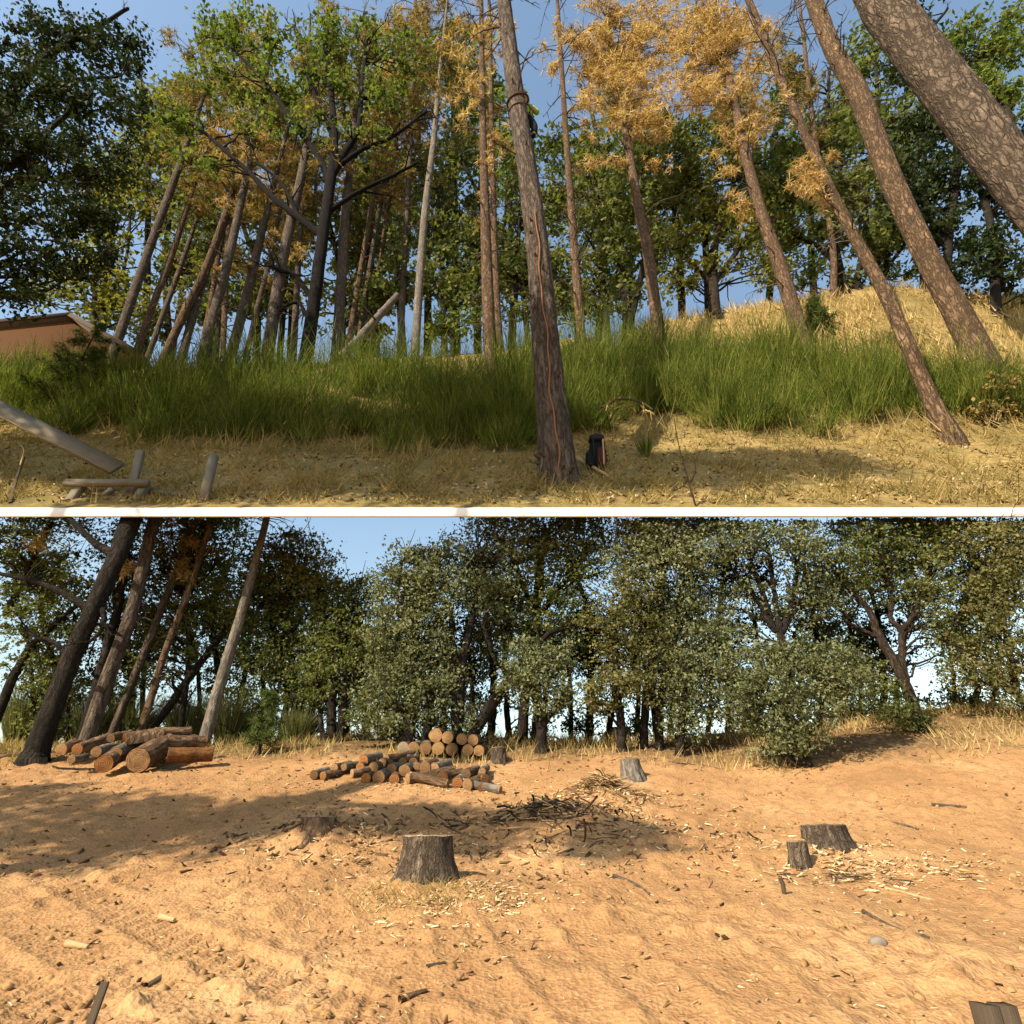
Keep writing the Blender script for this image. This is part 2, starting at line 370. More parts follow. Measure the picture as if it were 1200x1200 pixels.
def m_wood(name, a, b, d):
    t = NT(name); c = t.coord()
    n = t.noise(t.scale(c, (1.2, 14, 14)), 1.5, 6, .7); n2 = t.noise(c, 2.5, 3)
    col = t.mix(n, a, b); col = t.mix(t.ramp(n2, [(.45, (0, 0, 0)), (.75, (.7, .7, .7))]), col, d)
    return t.bsdf(col, .9, t.bump(n, .8, .02), .1)
M['board'] = m_wood('weathered_boards', (.10, .085, .062), (.27, .235, .18), (.15, .12, .08))
M['post'] = m_wood('old_brown_timber', (.035, .025, .018), (.10, .075, .05), (.05, .035, .025))
M['stick'] = m_wood('pale_stick_wood', (.30, .20, .10), (.50, .36, .20), (.22, .14, .07))
def m_plain(name, c, rough=.7, sc=30, v=.25, bd=.004):
    t = NT(name); n = t.noise(t.coord(False), sc, 4)
    return t.bsdf(t.mix(v, c, t.ramp(n, [(.3, (.3, .3, .3)), (.7, (1.2, 1.2, 1.2))]), 'MULTIPLY'), rough, t.bump(n, .4, bd), .12)
M['stucco'] = m_plain('tan_stucco', (.075, .032, .010), .9, 12, .2)
M['trim'] = m_plain('roof_trim', (.06, .042, .026), .8)
M['shingle'] = m_plain('roof_shingle', (.13, .10, .08), .9, 8, .5, .02)
M['white'] = m_plain('white_siding', (.75, .73, .70), .8, 6, .1)
M['glass'] = m_plain('dark_window', (.03, .035, .04), .15)
M['black'] = m_plain('black_nylon', (.006, .006, .006), .6, 40, .4)
M['grey_fab'] = m_plain('grey_nylon', (.022, .021, .020), .7, 40, .4)
M['red_fab'] = m_plain('dark_red_nylon', (.06, .018, .014), .7, 40, .4)
M['rope'] = m_plain('orange_rope', (.26, .12, .055), .8, 80, .6)
M['lanyard'] = m_plain('brown_lanyard', (.09, .05, .03), .8, 80, .4)
M['shirt'] = m_plain('lime_green_shirt', (.22, .42, .03), .8, 20, .3)
M['trousers'] = m_plain('dark_trousers', (.008, .008, .008), .8, 20, .3)
M['skin'] = m_plain('skin', (.45, .26, .18), .6, 20, .1)
M['helmet'] = m_plain('helmet', (.7, .68, .62), .4, 20, .05)
M['stone'] = m_plain('grey_stone', (.20, .17, .14), .9, 14, .5, .01)

# ------------------------------------------------------------------ lower ground
ST1 = hitL(500, 1040); ST2 = hitL(975, 1002); ST3 = hitL(742, 912); ST4 = hitL(585, 893)
ROOT = hitL(372, 985); BR = hitL(648, 985); CHP = hitL(712, 940)
MOUND += [(ST1[0]+.05, ST1[1]-.15, .9, .10), (ST2[0]-.1, ST2[1], 1.3, .12), (ROOT[0], ROOT[1]+.1, .8, .22),
          (BR[0], BR[1]+.2, 1.4, .34), (CHP[0], CHP[1]+.1, .9, .22), (hitL(870, 1010)[0], hitL(870, 1010)[1], 1.2, .08)]
def tracks(x, y):
    z = np.zeros_like(x); ft = np.zeros_like(x)
    TR = [([(-6.1, 8.9), (-5.0, 7.9), (-3.4, 6.6), (-1.6, 5.2), (.2, 4.1)], .25, .15, .020), ([(-7.2, 7.6), (-4.6, 5.9), (-2.4, 4.5), (-.9, 3.5)], .22, .15, .016),
          ([(7.5, 13), (4.2, 11.6), (3.0, 9.8), (2.4, 7.2), (2.2, 4.5), (2.3, 3)], .26, .2, .018), ([(9, 12.4), (5.4, 10.6), (4.2, 9), (3.6, 6.6), (3.4, 4.4), (3.5, 3)], .26, .2, .018),
          ([(8.8, 11.2), (7.2, 9), (6.2, 6.6), (5.6, 5), (5.2, 3.5)], .3, .22, .018), ([(2.0, 13.5), (5, 12.6), (9, 13.4)], .3, .22, .014),
          ([(.3, 8.2), (.6, 6.2), (1.0, 4.6), (1.2, 3)], .22, .17, .012), ([(-.8, 7.2), (-.3, 5.4), (.2, 4)], .2, .17, .010)]
    for pts, hw, per, amp in TR:
        c = spline(pts, 160); seg = np.concatenate([[0], np.cumsum(np.hypot(*np.diff(c, axis=0).T))])
        bd = np.full(x.shape, 9.0); bs = np.zeros(x.shape)
        tg = np.gradient(c, axis=0); tg = nrm(tg); bo = np.zeros(x.shape)
        for i in range(len(c)):
            dx = x-c[i, 0]; dy = y-c[i, 1]; d = np.hypot(dx, dy); m = d < bd
            bd = np.where(m, d, bd); al = dx*tg[i, 0]+dy*tg[i, 1]; bs = np.where(m, seg[i]+al, bs)
            bo = np.where(m, dx*tg[i, 1]-dy*tg[i, 0], bo)
        fade = sm((hw-np.abs(bo))/.08)*(bd < hw+.1)*sm(bs/.5)*sm((seg[-1]-bs)/.5)*np.clip(vn(x*1.1, y*1.1, 31)*2.4-.2, .15, 1.1)
        ph = bs/(per*1.3)-bo*3; ft = np.maximum(ft, np.clip(fade, 0, 1))
        z += fade*(amp*.8*np.abs(np.sin(ph*math.pi))*1.6-amp*1.3) + .03*np.exp(-((np.abs(bo)-hw-.05)/.06)**2)*(bd < hw+.4)*sm(bs/.5)*sm((seg[-1]-bs)/.5)*vn(x*2, y*2, 7)
    return z, ft
def ground():
    ys = np.concatenate([np.linspace(-60, 1.2, 14), np.exp(np.linspace(math.log(1.6+1), math.log(19+1), 390))-1, np.exp(np.linspace(math.log(20), math.log(3000), 34))])
    ad = np.linspace(-.86, .86, 360)
    a = np.concatenate([-np.exp(np.linspace(math.log(30), math.log(.88), 26)), ad, np.exp(np.linspace(math.log(.88), math.log(30), 26))])
    wv = np.maximum(ys, 0)+1.6
    X = a[None, :]*wv[:, None]; Y = np.repeat(ys[:, None], len(a), 1)
    Z = zL(X, Y)
    near = (Y > 1) & (Y < 18) & (np.abs(X) < 20)
    xx, yy = X[near], Y[near]
    det, ft = tracks(xx, yy); trk = det.copy(); det = det*0
    cl = vn(xx*5, yy*5, 3); cl2 = vn(xx*12+3, yy*12, 5)
    rough = sm((vn(xx*.8, yy*.8, 21)-.35)*3)
    det += .055*fbm(xx*2.2, yy*2.2, 8, 5, .6)+(.05+.09*rough)*np.maximum(cl-.55, 0)+.06*(.4+rough)*np.maximum(cl2-.6, 0)
    det += .02*fbm(xx*22, yy*22, 2, 2)
    det = det*(1-.8*ft)+trk
    Z[near] += det*sm((18-yy)/2)
    r, c = Y.shape; i = np.arange(r-1)[:, None]*c+np.arange(c-1)[None, :]
    mb = MB(); mb.add(np.stack([X, Y, Z], -1).reshape(-1, 3), quads=np.stack([i, i+1, i+c+1, i+c], -1).reshape(-1, 4))
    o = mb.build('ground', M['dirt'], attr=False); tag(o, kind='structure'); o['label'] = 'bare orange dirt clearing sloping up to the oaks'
ground()
# ------------------------------------------------------------------ upper hillside and the white divider strip below it
def hillside():
    ys = np.concatenate([np.linspace(D+.05, 37, 170), np.linspace(37.6, 47, 10)])
    a = np.concatenate([-np.exp(np.linspace(math.log(3.2), math.log(1.3), 10)), np.linspace(-1.27, 1.27, 340), np.exp(np.linspace(math.log(1.3), math.log(3.2), 10))])
    X = a[None, :]*np.minimum(ys, 45)[:, None]; Y = np.repeat(ys[:, None], len(a), 1); Z = zU(X, Y)
    Z = Z+.10*fbm(X*3, Y*3, 12, 4, .6)*sm((Y-D-.2)/.6)
    r, c = Y.shape; i = np.arange(r-1)[:, None]*c+np.arange(c-1)[None, :]
    top = np.stack([X, Y, Z], -1).reshape(-1, 3)
    mb = MB(); mb.add(top, quads=np.stack([i, i+1, i+c+1, i+c], -1).reshape(-1, 4))
    lo = np.stack([X[:, [0, c//2, -1]], Y[:, [0, 0, 0]], np.minimum(ZE0+EYE+.02+.76*(Y[:, [0, 0, 0]]-D-.05), Z.min(1)[:, None]-.1)], -1)
    j = np.arange(r-1)[:, None]*3+np.arange(2)[None, :]
    mb.add(lo.reshape(-1, 3), quads=np.stack([j+3, j+4, j+1, j], -1).reshape(-1, 4))
    for s_, k in ((0, 0), (c-1, 2)):                                  # the two flanks and the back
        A = top.reshape(r, c, 3)[:, s_]; Bq = lo[:, k]
        q = np.arange(r-1); mb.add(np.vstack([A, Bq]), quads=np.stack([q, q+1, q+1+r, q+r], 1))
    mb.add([top[(r-1)*c], top[r*c-1], lo[-1, 2], lo[-1, 0]], quads=[(0, 1, 2, 3)])
    o = mb.build('hillside', M['hill'], attr=False); tag(o, kind='structure'); o['label'] = 'dry grass hillside above the white kerb'
    kb = MB(); box(kb, (0, D+.03, EYE+(ZE0+ZE1)/2), 90, .06, ZE1-ZE0, bev=.05)  # divider strip between the two stacked views, built as a kerb
    k = kb.build('divider', M['divider'], smooth=False); tag(k, kind='structure'); k['label'] = 'long white kerb strip between the lower clearing and the upper hillside'
hillside()
#@@TREES@@
# ------------------------------------------------------------------ trees
def under(c):                              # lower crowns stay beneath and in front of the upper hillside
    z = c[:, 2]-EYE; y = c[:, 1]
    return np.where(y > D+.2, z < ZE0-.02+.74*np.maximum(y-D-.25, 0), z < ZE0-.04-.58*(D+.2-y))
DENS = 2.1
def clusters(blobs, Y, leafpx, dens, spread=1.0, crad=7.0, clip=None):
    """blobs: (px, py, rx, ry[, dY[, density]]) -> cluster centres and leaf centres, size in metres"""
    LC = []; CC = []; SZ = []
    for b in blobs:
        px, py, rx, ry = b[:4]; dy = b[4] if len(b) > 4 else 0; dm = b[5] if len(b) > 5 else 1
        c = P(px, py, Y+dy); s = mpp(c)
        e = np.array([rx*s, .62*(rx+ry)*.5*s, ry*s*1.12])
        nl = int(DENS*dens*dm*math.pi*rx*ry/(leafpx*leafpx*.30)); per = 44; nc = max(3, nl//per)
        d = nrm(rng.normal(size=(nc, 3))); r = rng.uniform(0, 1, nc)[:, None]**.42*rng.uniform(.8, 1.22, (nc, 1))
        cc = c+d*r*e; CC.append(cc[:max(4, nc//4)])
        cr = crad*s*rng.uniform(.45, 1.7, nc)
        l = np.repeat(cc, per, 0)+rng.normal(size=(nc*per, 3))*np.repeat(cr, per)[:, None]*np.array([1, 1, .62])
        LC.append(l); SZ.append(np.full(len(l), leafpx*s))
    l = np.vstack(LC); z = np.concatenate(SZ); cc = np.vstack(CC)
    if clip is not None:
        k = clip(l); l, z = l[k], z[k]; cc = cc[clip(cc)]
    return cc, l, z
def limb_to(mb, skel, srad, tgt, s, seg=5, thick=1.0, twigs=2):
    d = np.linalg.norm(skel-tgt, axis=1)+np.maximum(skel[:, 2]-tgt[2]+.5*s*40, 0)*1.2
    k = int(np.argmin(d)); a = skel[k]; L = np.linalg.norm(tgt-a)
    if L < 4*s: return
    m = a+(tgt-a)*.5+np.array([0, 0, L*.10])+rng.normal(size=3)*L*.09
    q = spline([a, m, tgt], 7); q[1:-1] += rng.normal(size=(5, 3))*L*.025
    r0 = min(srad[k]*.6, (1.0+L/s*.018)*s*thick); tube(mb, q, np.linspace(r0, .35*s, 7), seg, cap=False)
    for _ in range(twigs):
        i = random.randint(2, 5); t = q[i]+(nrm(tgt-a)+rng.normal(size=3)*.7)*L*random.uniform(.2, .4)
        tube(mb, spline([q[i], (q[i]+t)/2+rng.normal(size=3)*L*.04, t], 4), np.linspace(r0*.4, .25*s, 4), 4, cap=False)
def pxpath(path, Y, ground=None):
    """path: (px, py, width[, dY]) in photograph pixels -> points and radii standing at distance Y"""
    pts = []; rad = []
    for k, q in enumerate(path):
        p = P(q[0], q[1], Y+(q[3] if len(q) > 3 else 0)); pts.append(p); rad.append(q[2]*.5*mpp(p)/math.sqrt(1+((q[0]-600)/FPX)**2/(1+((600-q[1])/FPX)**2)))
    return np.array(pts), np.array(rad)
def flare(pts, rad, g, amt=.45):
    """carry the foot of a trunk into the ground"""
    p0 = pts[0].copy(); r0 = rad[0]; gz = g
    d = nrm(pts[1]-pts[0]); below = np.array([p0[0]-d[0]/max(d[2], .3)*max(p0[2]-gz, 0), p0[1], gz])
    P0 = below-np.array([0, 0, r0*((1.2 if below[1] < 18 else 2.6) if g > 6 else 1.0)]); P1 = below+np.array([0, 0, r0*.1]); P2 = below+d*r0*1.4
    return np.vstack([P0, P1, P2, pts[1:]]), np.concatenate([[r0*(1+amt*1.2), r0*(1+amt*.8), r0*(1+amt*.15)], rad[1:]])
def oak(name, label, stems, Y, blobs, mat, lf, leafpx=6.2, dens=1.5, low=True, cat='tree', group=None, nl=1.0, clip=None, seg=10, crad=6.4, aspect=.6, thick=.75, zfun=None, twigs=2, sprout=7, tri=False):
    tri = tri or (not low and Y > 30)
    if tri: sprout = 3
    if low and Y > 15: Y -= .6
    if low:
        leafpx *= .68; dens *= .82; tri = True; blobs = list(blobs)+[(b[0]+random.uniform(-14, 14), 611, b[2]*.9, 19, b[4] if len(b) > 4 else 0, .9) for b in blobs if b[1] < 672 and not 325 < b[0] < 530]
    zf = zfun or (zL if low else zU)
    clip = clip or (under if low else None)
    p0, r0 = pxpath(stems[0], Y); g = float(zf(p0[0][0], p0[0][1])); base = np.array([p0[0][0], p0[0][1], g])
    t = thing(name, label, cat, base, group)
    lb = MB(); SK = []; SR = []
    for k, st in enumerate(stems):
        p, r = pxpath(st, Y); tb = MB()
        if k == 0 or (len(st[0]) > 4 and st[0][4]): p, r = flare(p, r, float(zf(p[0][0], p[0][1])))
        n = 8+6*len(p); q = spline(p, n); rr = np.maximum(np.interp(np.linspace(0, len(p)-1, n), np.arange(len(p)), r), .01)
        q[2:-1] += rng.normal(size=(n-3, 3))*rr[2:-1, None]*np.where(rr[2:-1, None] > .12, .03, .12)
        tube(tb, q, rr, seg if rr[3] > .06 else 6, bump=.12, freq=2.2/max(rr[2], .05)*.35, seed=rng.uniform(0, 50)); SK.append(q[3:]); SR.append(rr[3:])
        tb.build('trunk' if k == 0 or (len(st[0]) > 4 and st[0][4]) else 'limb', mat, t)
        s0 = mpp(q[0])
        i0 = int(n*(.5 if k == 0 else .25))
        for j in range(sprout if k else sprout//2+1):
            i = n-2 if j < 2 else random.randint(i0, n-2); d = nrm(q[min(i+1, n-1)]-q[i-1])+rng.normal(size=3)*(.45 if j < 2 else .85)+np.array([0, 0, .15]); L = s0*random.uniform(16, 46)
            e = q[i]+nrm(d)*L
            if low and not under(np.array([e+np.array([0, 0, .25])]))[0]: continue
            c = spline([q[i], (q[i]+e)/2+rng.normal(size=3)*L*.09, e], 6); r0 = min(rr[i]*.6, 1.5*s0); tube(lb, c, np.linspace(r0, .3*s0, 6), 5, cap=False)
            for _ in range(3):
                m_ = random.randint(1, 5); e2 = c[m_]+nrm(nrm(d)+rng.normal(size=3)*.7)*L*random.uniform(.25, .55); tube(lb, spline([c[m_], (c[m_]+e2)/2+rng.normal(size=3)*L*.04, e2], 4), np.linspace(max(r0*.45, .35*s0), .2*s0, 4), 4, cap=False)
    SK = np.vstack(SK); SR = np.concatenate(SR)
    cc, l, z = clusters(blobs, Y, leafpx, dens, crad=crad, clip=clip)
    s = mpp(base)
    for c in cc[rng.permutation(len(cc))[:int(len(cc)*nl)]]: limb_to(lb, SK, SR, c, s, thick=thick, twigs=twigs)
    if lb.n: tag(lb.build('branches', mat, t), kind='stuff')
    cb = MB(); leaves(cb, l, z, aspect, tri=tri); tag(cb.build('crown', lf, t, smooth=False, attr=False), kind='stuff')
    return t
def tufts(mb, c, size, n=11, up=.3):
    m = len(c); b = np.repeat(c, n, 0); d = rng.normal(size=(m*n, 3)); d[:, 2] += up-.35*rng.uniform(0, 1, m*n); d = nrm(d)
    L = np.repeat(np.broadcast_to(size, (m,)), n)*rng.uniform(.6, 1.1, m*n)
    strips(mb, b, b+d*L[:, None], L*.15, bend=np.stack([0*L, 0*L, -.25*L], 1), seg=1)
def pine(label, path, Y, mat='pine', nb=16, bz=(.3, 1.0), bl=45, tuft=None, tb_n=0, foliage=(), fmat=None, tp=7.4, seg=12, low=False, ext=10, bump=.10, rings=None, dens=1.0, name='pine_tree', group=None, thick=1.0, droop=.25, cat='pine tree', knots=0):
    zf = zL if low else zU
    if Y is None: Y = float((hitL if low else hitU)(path[0][0], path[0][1])[1])
    p, r = pxpath(path, Y); g = float(zf(p[0][0], p[0][1])); base = np.array([p[0][0], p[0][1], g])
    t = thing(name, label, cat, base, group)
    p, r = flare(p, r, g, .14)
    if ext and not low:
        d = nrm(p[-1]-p[-2]); p = np.vstack([p, p[-1]+d*ext]); r = np.append(r, r[-1]*.6)
    n = rings or 40; q = spline(p, n); rr = np.interp(np.linspace(0, len(p)-1, n), np.arange(len(p)), r)
    m = MB(); tube(m, q, rr, seg, bump=bump, freq=1.1/max(rr[4], .05)*(seg/16), seed=rng.uniform(0, 50), stretch=5); 
    m.build('trunk', M[mat], t)
    b = MB(); s = mpp(base); tips = []
    i0, i1 = int(bz[0]*(n-1)), int(bz[1]*(n-1))
    for k in range(nb):
        i = random.randint(i0, max(i0, i1-1)); f = random.random(); a = q[i]+(q[min(i+1, n-1)]-q[i])*f; sc = mpp(a)
        an = random.uniform(0, 2*math.pi); L = bl*sc*random.uniform(.4, 1.15)
        d = np.array([math.cos(an), math.sin(an), random.uniform(-.15, .35)]); e = a+d*L-np.array([0, 0, L*droop*random.uniform(.2, 1.6)])
        mid = a+d*L*.5+np.array([0, 0, L*.06])+rng.normal(size=3)*L*.05
        c = spline([a, mid, e], 6); r0 = max(.45*sc, min(rr[i]*.3, .9*sc))*thick
        tube(b, c, np.linspace(r0, .22*sc, 6), 5, cap=False)
        for _ in range(4):
            j = random.randint(1, 5); tt = c[j]+(d*.6+rng.normal(size=3)*.6)*L*random.uniform(.12, .32)
            tube(b, spline([c[j], (c[j]+tt)/2+rng.normal(size=3)*L*.03, tt], 3), np.linspace(r0*.5, .18*sc, 3), 4, cap=False)
            tips.append(tt)
        tips.append(e); tips.append(c[3])
    for k in range(knots):                 # broken branch stubs on the stem
        i = random.randint(3, n-4); an = random.uniform(math.pi*1.05, math.pi*1.95); d = np.array([math.cos(an), math.sin(an), .25]); a = q[i]+d*rr[i]*.8
        tube(b, [a, a+d*rr[i]*.25, a+d*rr[i]*random.uniform(.4, .8)], [rr[i]*.16, rr[i]*.12, rr[i]*.07], 6)
    if foliage or tb_n:
        F = MB(); C = []; Z = []
        if tb_n and tips:
            tip = np.array(tips); kk = rng.integers(0, len(tip), tb_n); s0 = mpp(tip.mean(0))
            C.append(tip[kk]+rng.normal(size=(tb_n, 3))*tp*s0*.9); Z.append(np.full(tb_n, tp*s0))
        for bb in foliage:
            px, py, rx, ry = bb[:4]; dy = bb[4] if len(bb) > 4 else 0; dm = bb[5] if len(bb) > 5 else 1
            c = P(px, py, Y+dy); sc = mpp(c); e = np.array([rx*sc, .7*rx*sc, ry*sc*1.15])
            nt = int(2.1*dens*dm*math.pi*rx*ry/(tp*tp*.55)); per = 12; nc = max(2, nt//per)
            cc = c+nrm(rng.normal(size=(nc, 3)))*(rng.uniform(0, 1, nc)[:, None]**.4)*e*1.3
            for e_ in cc:
                k = int(np.argmin(np.linalg.norm(q-e_, axis=1)+np.maximum(q[:, 2]-e_[2], 0)*.6)); L = np.linalg.norm(e_-q[k]); a0 = q[k]
                if L > 80*sc: a0 = e_+nrm(q[k]-e_)*min(L, 46*sc)
                cv = spline([a0, (a0+e_)/2+np.array([0, 0, L*.07]), e_], 6); tube(b, cv, np.linspace(.55*sc, .2*sc, 6), 3, cap=False)
                f = rng.uniform(.45, 1.05, per)**.8*5; i_ = np.minimum(f.astype(int), 4); l = cv[i_]+(cv[i_+1]-cv[i_])*(f-i_)[:, None]+rng.normal(size=(per, 3))*tp*sc*.55*np.array([1, 1, .7]); C.append(l); Z.append(np.full(per, tp*sc))
        if C:
            C = np.vstack(C); Z = np.concatenate(Z); tufts(F, C, Z)
            tag(F.build('needles', M[fmat or 'needle_brown'], t, smooth=False, attr=False), kind='stuff')
    if b.n: tag(b.build('branches', M['twig'], t), kind='stuff')
    return t

# ---- the oaks and pines around the lower clearing
def lower_trees():
    ok = lambda *a, **k: oak(*a, **k)
    oak('oak_tree', 'thick dark leaning oak trunk at the left edge, left of the log heap', [
        [(42, 884, 30), (68, 812, 26), (84, 770, 25), (110, 712, 23), (136, 655, 23, .1), (153, 612, 25, .35), (159, 600, 23, .5)],
        [(102, 712, 10), (70, 693, 9), (35, 680, 7), (-20, 668, 5)], [(136, 650, 12), (116, 640, 9), (98, 624, 8), (74, 600, 7)],
        [(78, 766, 8), (62, 752, 6), (45, 748, 5), (30, 736, 4)], [(118, 708, 8), (122, 726, 7), (116, 742, 5), (105, 752, 4)]], 14.1,
        [(30, 630, 35, 25, .5, .5), (75, 650, 30, 25, .5, .35), (20, 700, 25, 20, .4, .3)], M['oak'], M['leaf_oakM'], dens=.9, seg=20)
    pine('tall pine trunk with furrowed bark just right of the thick dark oak', [(104, 862, 21), (126, 795, 19), (151, 728, 17), (166, 672, 16), (181, 606, 14), (185, 592, 13)], 15.2, 'pine_grey', nb=8, bz=(.5, 1), bl=30, low=True, seg=24, rings=70, foliage=[(20, 625, 30, 14, -.5), (140, 665, 10, 8)], tp=9, dens=.5)
    pine('thin grey pine behind the log heap, bare from foot to kerb', [(147, 820, 10), (170, 762, 10), (193, 705, 9), (217, 640, 8), (232, 606, 7)], 16.6, 'pine_grey', nb=9, bz=(.3, 1), bl=28, low=True, foliage=[(225, 640, 30, 30, .2, .6)], fmat='needle_mix', dens=.6)
    pine('slender reddish pine rising right behind the log heap', [(166, 853, 10), (180, 808, 9.5), (193, 766, 9), (216, 705, 8), (232, 660, 7), (247, 615, 6)], 15.8, 'pine', nb=14, bz=(.25, 1), bl=28, low=True, foliage=[(235, 650, 25, 28, .2, .5), (195, 625, 25, 15, .2, .4)], fmat='needle_mix', dens=.5)
    pine('pale grey dying pine with bare twigs at its top, right of the log heap', [(248, 838, 15), (262, 788, 14), (280, 728, 12), (297, 668, 10), (310, 618, 8), (314, 600, 7)], 15.8, 'pine_pale', nb=26, bz=(.78, 1), bl=44, low=True, seg=16, thick=.8)
    oak('oak_tree', 'dark slim trunk behind the furrowed pine at left', [[(110, 815, 13), (124, 765, 12), (140, 700, 11), (150, 650, 10)]], 17, [(150, 640, 45, 35), (120, 700, 40, 40)], M['oak'], M['leaf_oakM'], dens=1.0)
    oak('oak_tree', 'dark oak leaning inward from the far left edge', [[(8, 815, 13), (25, 775, 12), (60, 735, 9), (95, 705, 6)], [(6, 722, 10, 0, 0), (30, 672, 9), (60, 612, 7)]], 16.6, [(40, 740, 45, 40), (40, 690, 45, 40), (20, 640, 40, 40)], M['oak'], M['leaf_oakM'], dens=1.0)
    oak('oak_tree', 'leafy green oak behind the two thin pines at left', [[(205, 818, 10), (236, 775, 9), (268, 733, 7)], [(215, 818, 8, 0, 1), (222, 760, 7), (215, 700, 6)]], 18, [(200, 670, 60, 60), (230, 730, 60, 50), (180, 760, 55, 45), (240, 640, 50, 40)], M['oak'], M['leaf_oakM'], dens=1.25)
    oak('oak_tree', 'rounded green oak between the pale dying pine and the blue sky gap', [[(345, 846, 10), (343, 790, 9), (335, 720, 7)], [(362, 850, 9, 0, 1), (372, 790, 8), (380, 720, 6)]], 17.6,
        [(330, 660, 45, 38), (370, 672, 42, 36), (340, 720, 62, 50), (395, 735, 45, 50), (320, 780, 50, 45), (375, 795, 50, 45), (300, 690, 40, 50), (350, 640, 30, 22)], M['oak'], M['leaf_oakM'], dens=1.5)
    oak('oak_tree', 'dark trunks and leaves below the sky gap, left of the grey green oak', [[(388, 866, 12), (390, 800, 10), (400, 730, 8)], [(398, 866, 10, 0, 1), (405, 810, 8), (415, 750, 6)], [(378, 862, 6, 0, 1), (372, 800, 5)]], 17.0,
        [(400, 720, 40, 45), (410, 770, 45, 45), (385, 800, 40, 30), (425, 700, 26, 26), (430, 820, 30, 22)], M['oak'], M['leaf_oakM'], dens=1.4)
    oak('live_oak', 'dense grey green live oak whose rounded top rises into the sky gap', [[(478, 868, 16), (482, 800, 14), (488, 730, 10)], [(500, 868, 10, 0, 1), (505, 800, 8), (500, 740, 6)]], 15.6,
        [(485, 665, 40, 30), (515, 650, 28, 24), (465, 700, 38, 38), (510, 695, 40, 36), (452, 745, 30, 34), (490, 750, 44, 40), (455, 800, 38, 40), (495, 808, 46, 40), (440, 838, 34, 20), (480, 845, 50, 20)], M['oak'], M['leaf_oakL'], dens=1.9)
    oak('live_oak', 'many-stemmed oak with forked dark trunks behind the high log stack', [
        [(536, 862, 13), (532, 805, 11), (528, 765, 9), (516, 735, 6)], [(538, 850, 13), (540, 795, 11), (547, 752, 9), (557, 708, 7), (560, 670, 5)], [(541, 800, 8), (533, 765, 6), (528, 725, 5)],
        [(566, 842, 13, 0, 1), (590, 806, 12), (598, 792, 10), (580, 770, 6), (565, 730, 4)], [(596, 795, 9), (612, 778, 7), (640, 745, 6), (665, 735, 4)]], 15.8,
        [(560, 650, 34, 32), (548, 690, 32, 26), (580, 700, 28, 30), (520, 800, 26, 30), (548, 835, 22, 18), (600, 640, 36, 30)], M['oak'], M['leaf_oakL'], dens=1.5, seg=12)
    oak('live_oak', 'live oak with a grey green drooping crown right of the log stacks', [[(634, 872, 13), (634, 850, 12), (628, 820, 9), (615, 780, 6)], [(634, 856, 8), (646, 835, 7), (660, 820, 5)], [(634, 850, 7), (640, 810, 6), (640, 770, 4)]], 15.0,
        [(625, 780, 32, 22, -.2), (610, 800, 26, 22, -.3), (640, 800, 36, 24, -.2), (650, 825, 26, 18, -.1), (612, 765, 24, 14), (655, 775, 26, 18)], M['oak'], M['leaf_oakL'], dens=1.9)
    oak('oak_tree', 'tall bright leafed oak with upright dark limbs behind the drooping low live oak', [[(612, 866, 12), (617, 800, 11), (628, 730, 10), (634, 660, 8), (640, 620, 6)], [(627, 868, 9, 0, 1), (630, 790, 8), (629, 700, 7), (632, 640, 5)], [(634, 740, 6), (615, 690, 5), (600, 650, 4)], [(634, 720, 7), (655, 690, 5), (680, 660, 4)]], 16.8,
        [(630, 635, 55, 30, -.6), (660, 665, 50, 32, -.7), (600, 690, 40, 36), (640, 715, 46, 40, -.3), (590, 745, 30, 34), (690, 640, 40, 34, -.8), (650, 750, 44, 26)], M['oak'], M['leaf_oakM'], dens=1.5)
    oak('live_oak', 'oak with yellowish sunlit boughs on a short dark trunk, back of the chip mound', [[(729, 879, 11), (728, 850, 10), (722, 800, 8), (720, 740, 6)], [(726, 820, 6), (745, 770, 5), (760, 720, 4)]], 14.7,
        [(712, 725, 34, 26, -.3), (735, 700, 34, 28, -.3), (758, 735, 34, 32), (730, 770, 46, 30), (716, 808, 34, 18, -.4), (755, 805, 34, 20, -.3), (690, 815, 22, 14, -.3), (705, 830, 26, 9), (770, 770, 30, 34)], M['oak'], M['leaf_warm'], dens=1.45)
    oak('live_oak', 'tall grey green oak right of the yellowish boughs, with two thin trunks at its foot', [[(754, 868, 10), (758, 810, 9), (770, 740, 8), (778, 670, 6)], [(772, 864, 10, 0, 1), (776, 800, 8), (790, 730, 6), (800, 680, 5)]], 15.8,
        [(760, 640, 44, 34, -.5), (800, 655, 44, 40, -.6), (740, 660, 34, 34, -.5), (820, 700, 40, 34), (790, 720, 44, 36), (800, 770, 44, 40, -.4), (780, 640, 50, 30)], M['oak'], M['leaf_oakL'], dens=1.6)
    oak('live_oak', 'drooping olive oak hanging low over bare ground left of the big bush', [[(797, 876, 10), (800, 840, 9), (806, 800, 7), (812, 750, 5)]], 14.6,
        [(800, 800, 32, 30), (825, 780, 30, 34), (790, 835, 24, 20), (822, 822, 28, 24), (812, 850, 26, 16), (835, 750, 30, 26), (790, 858, 14, 10)], M['oak'], M['leaf_oakL'], dens=1.5)
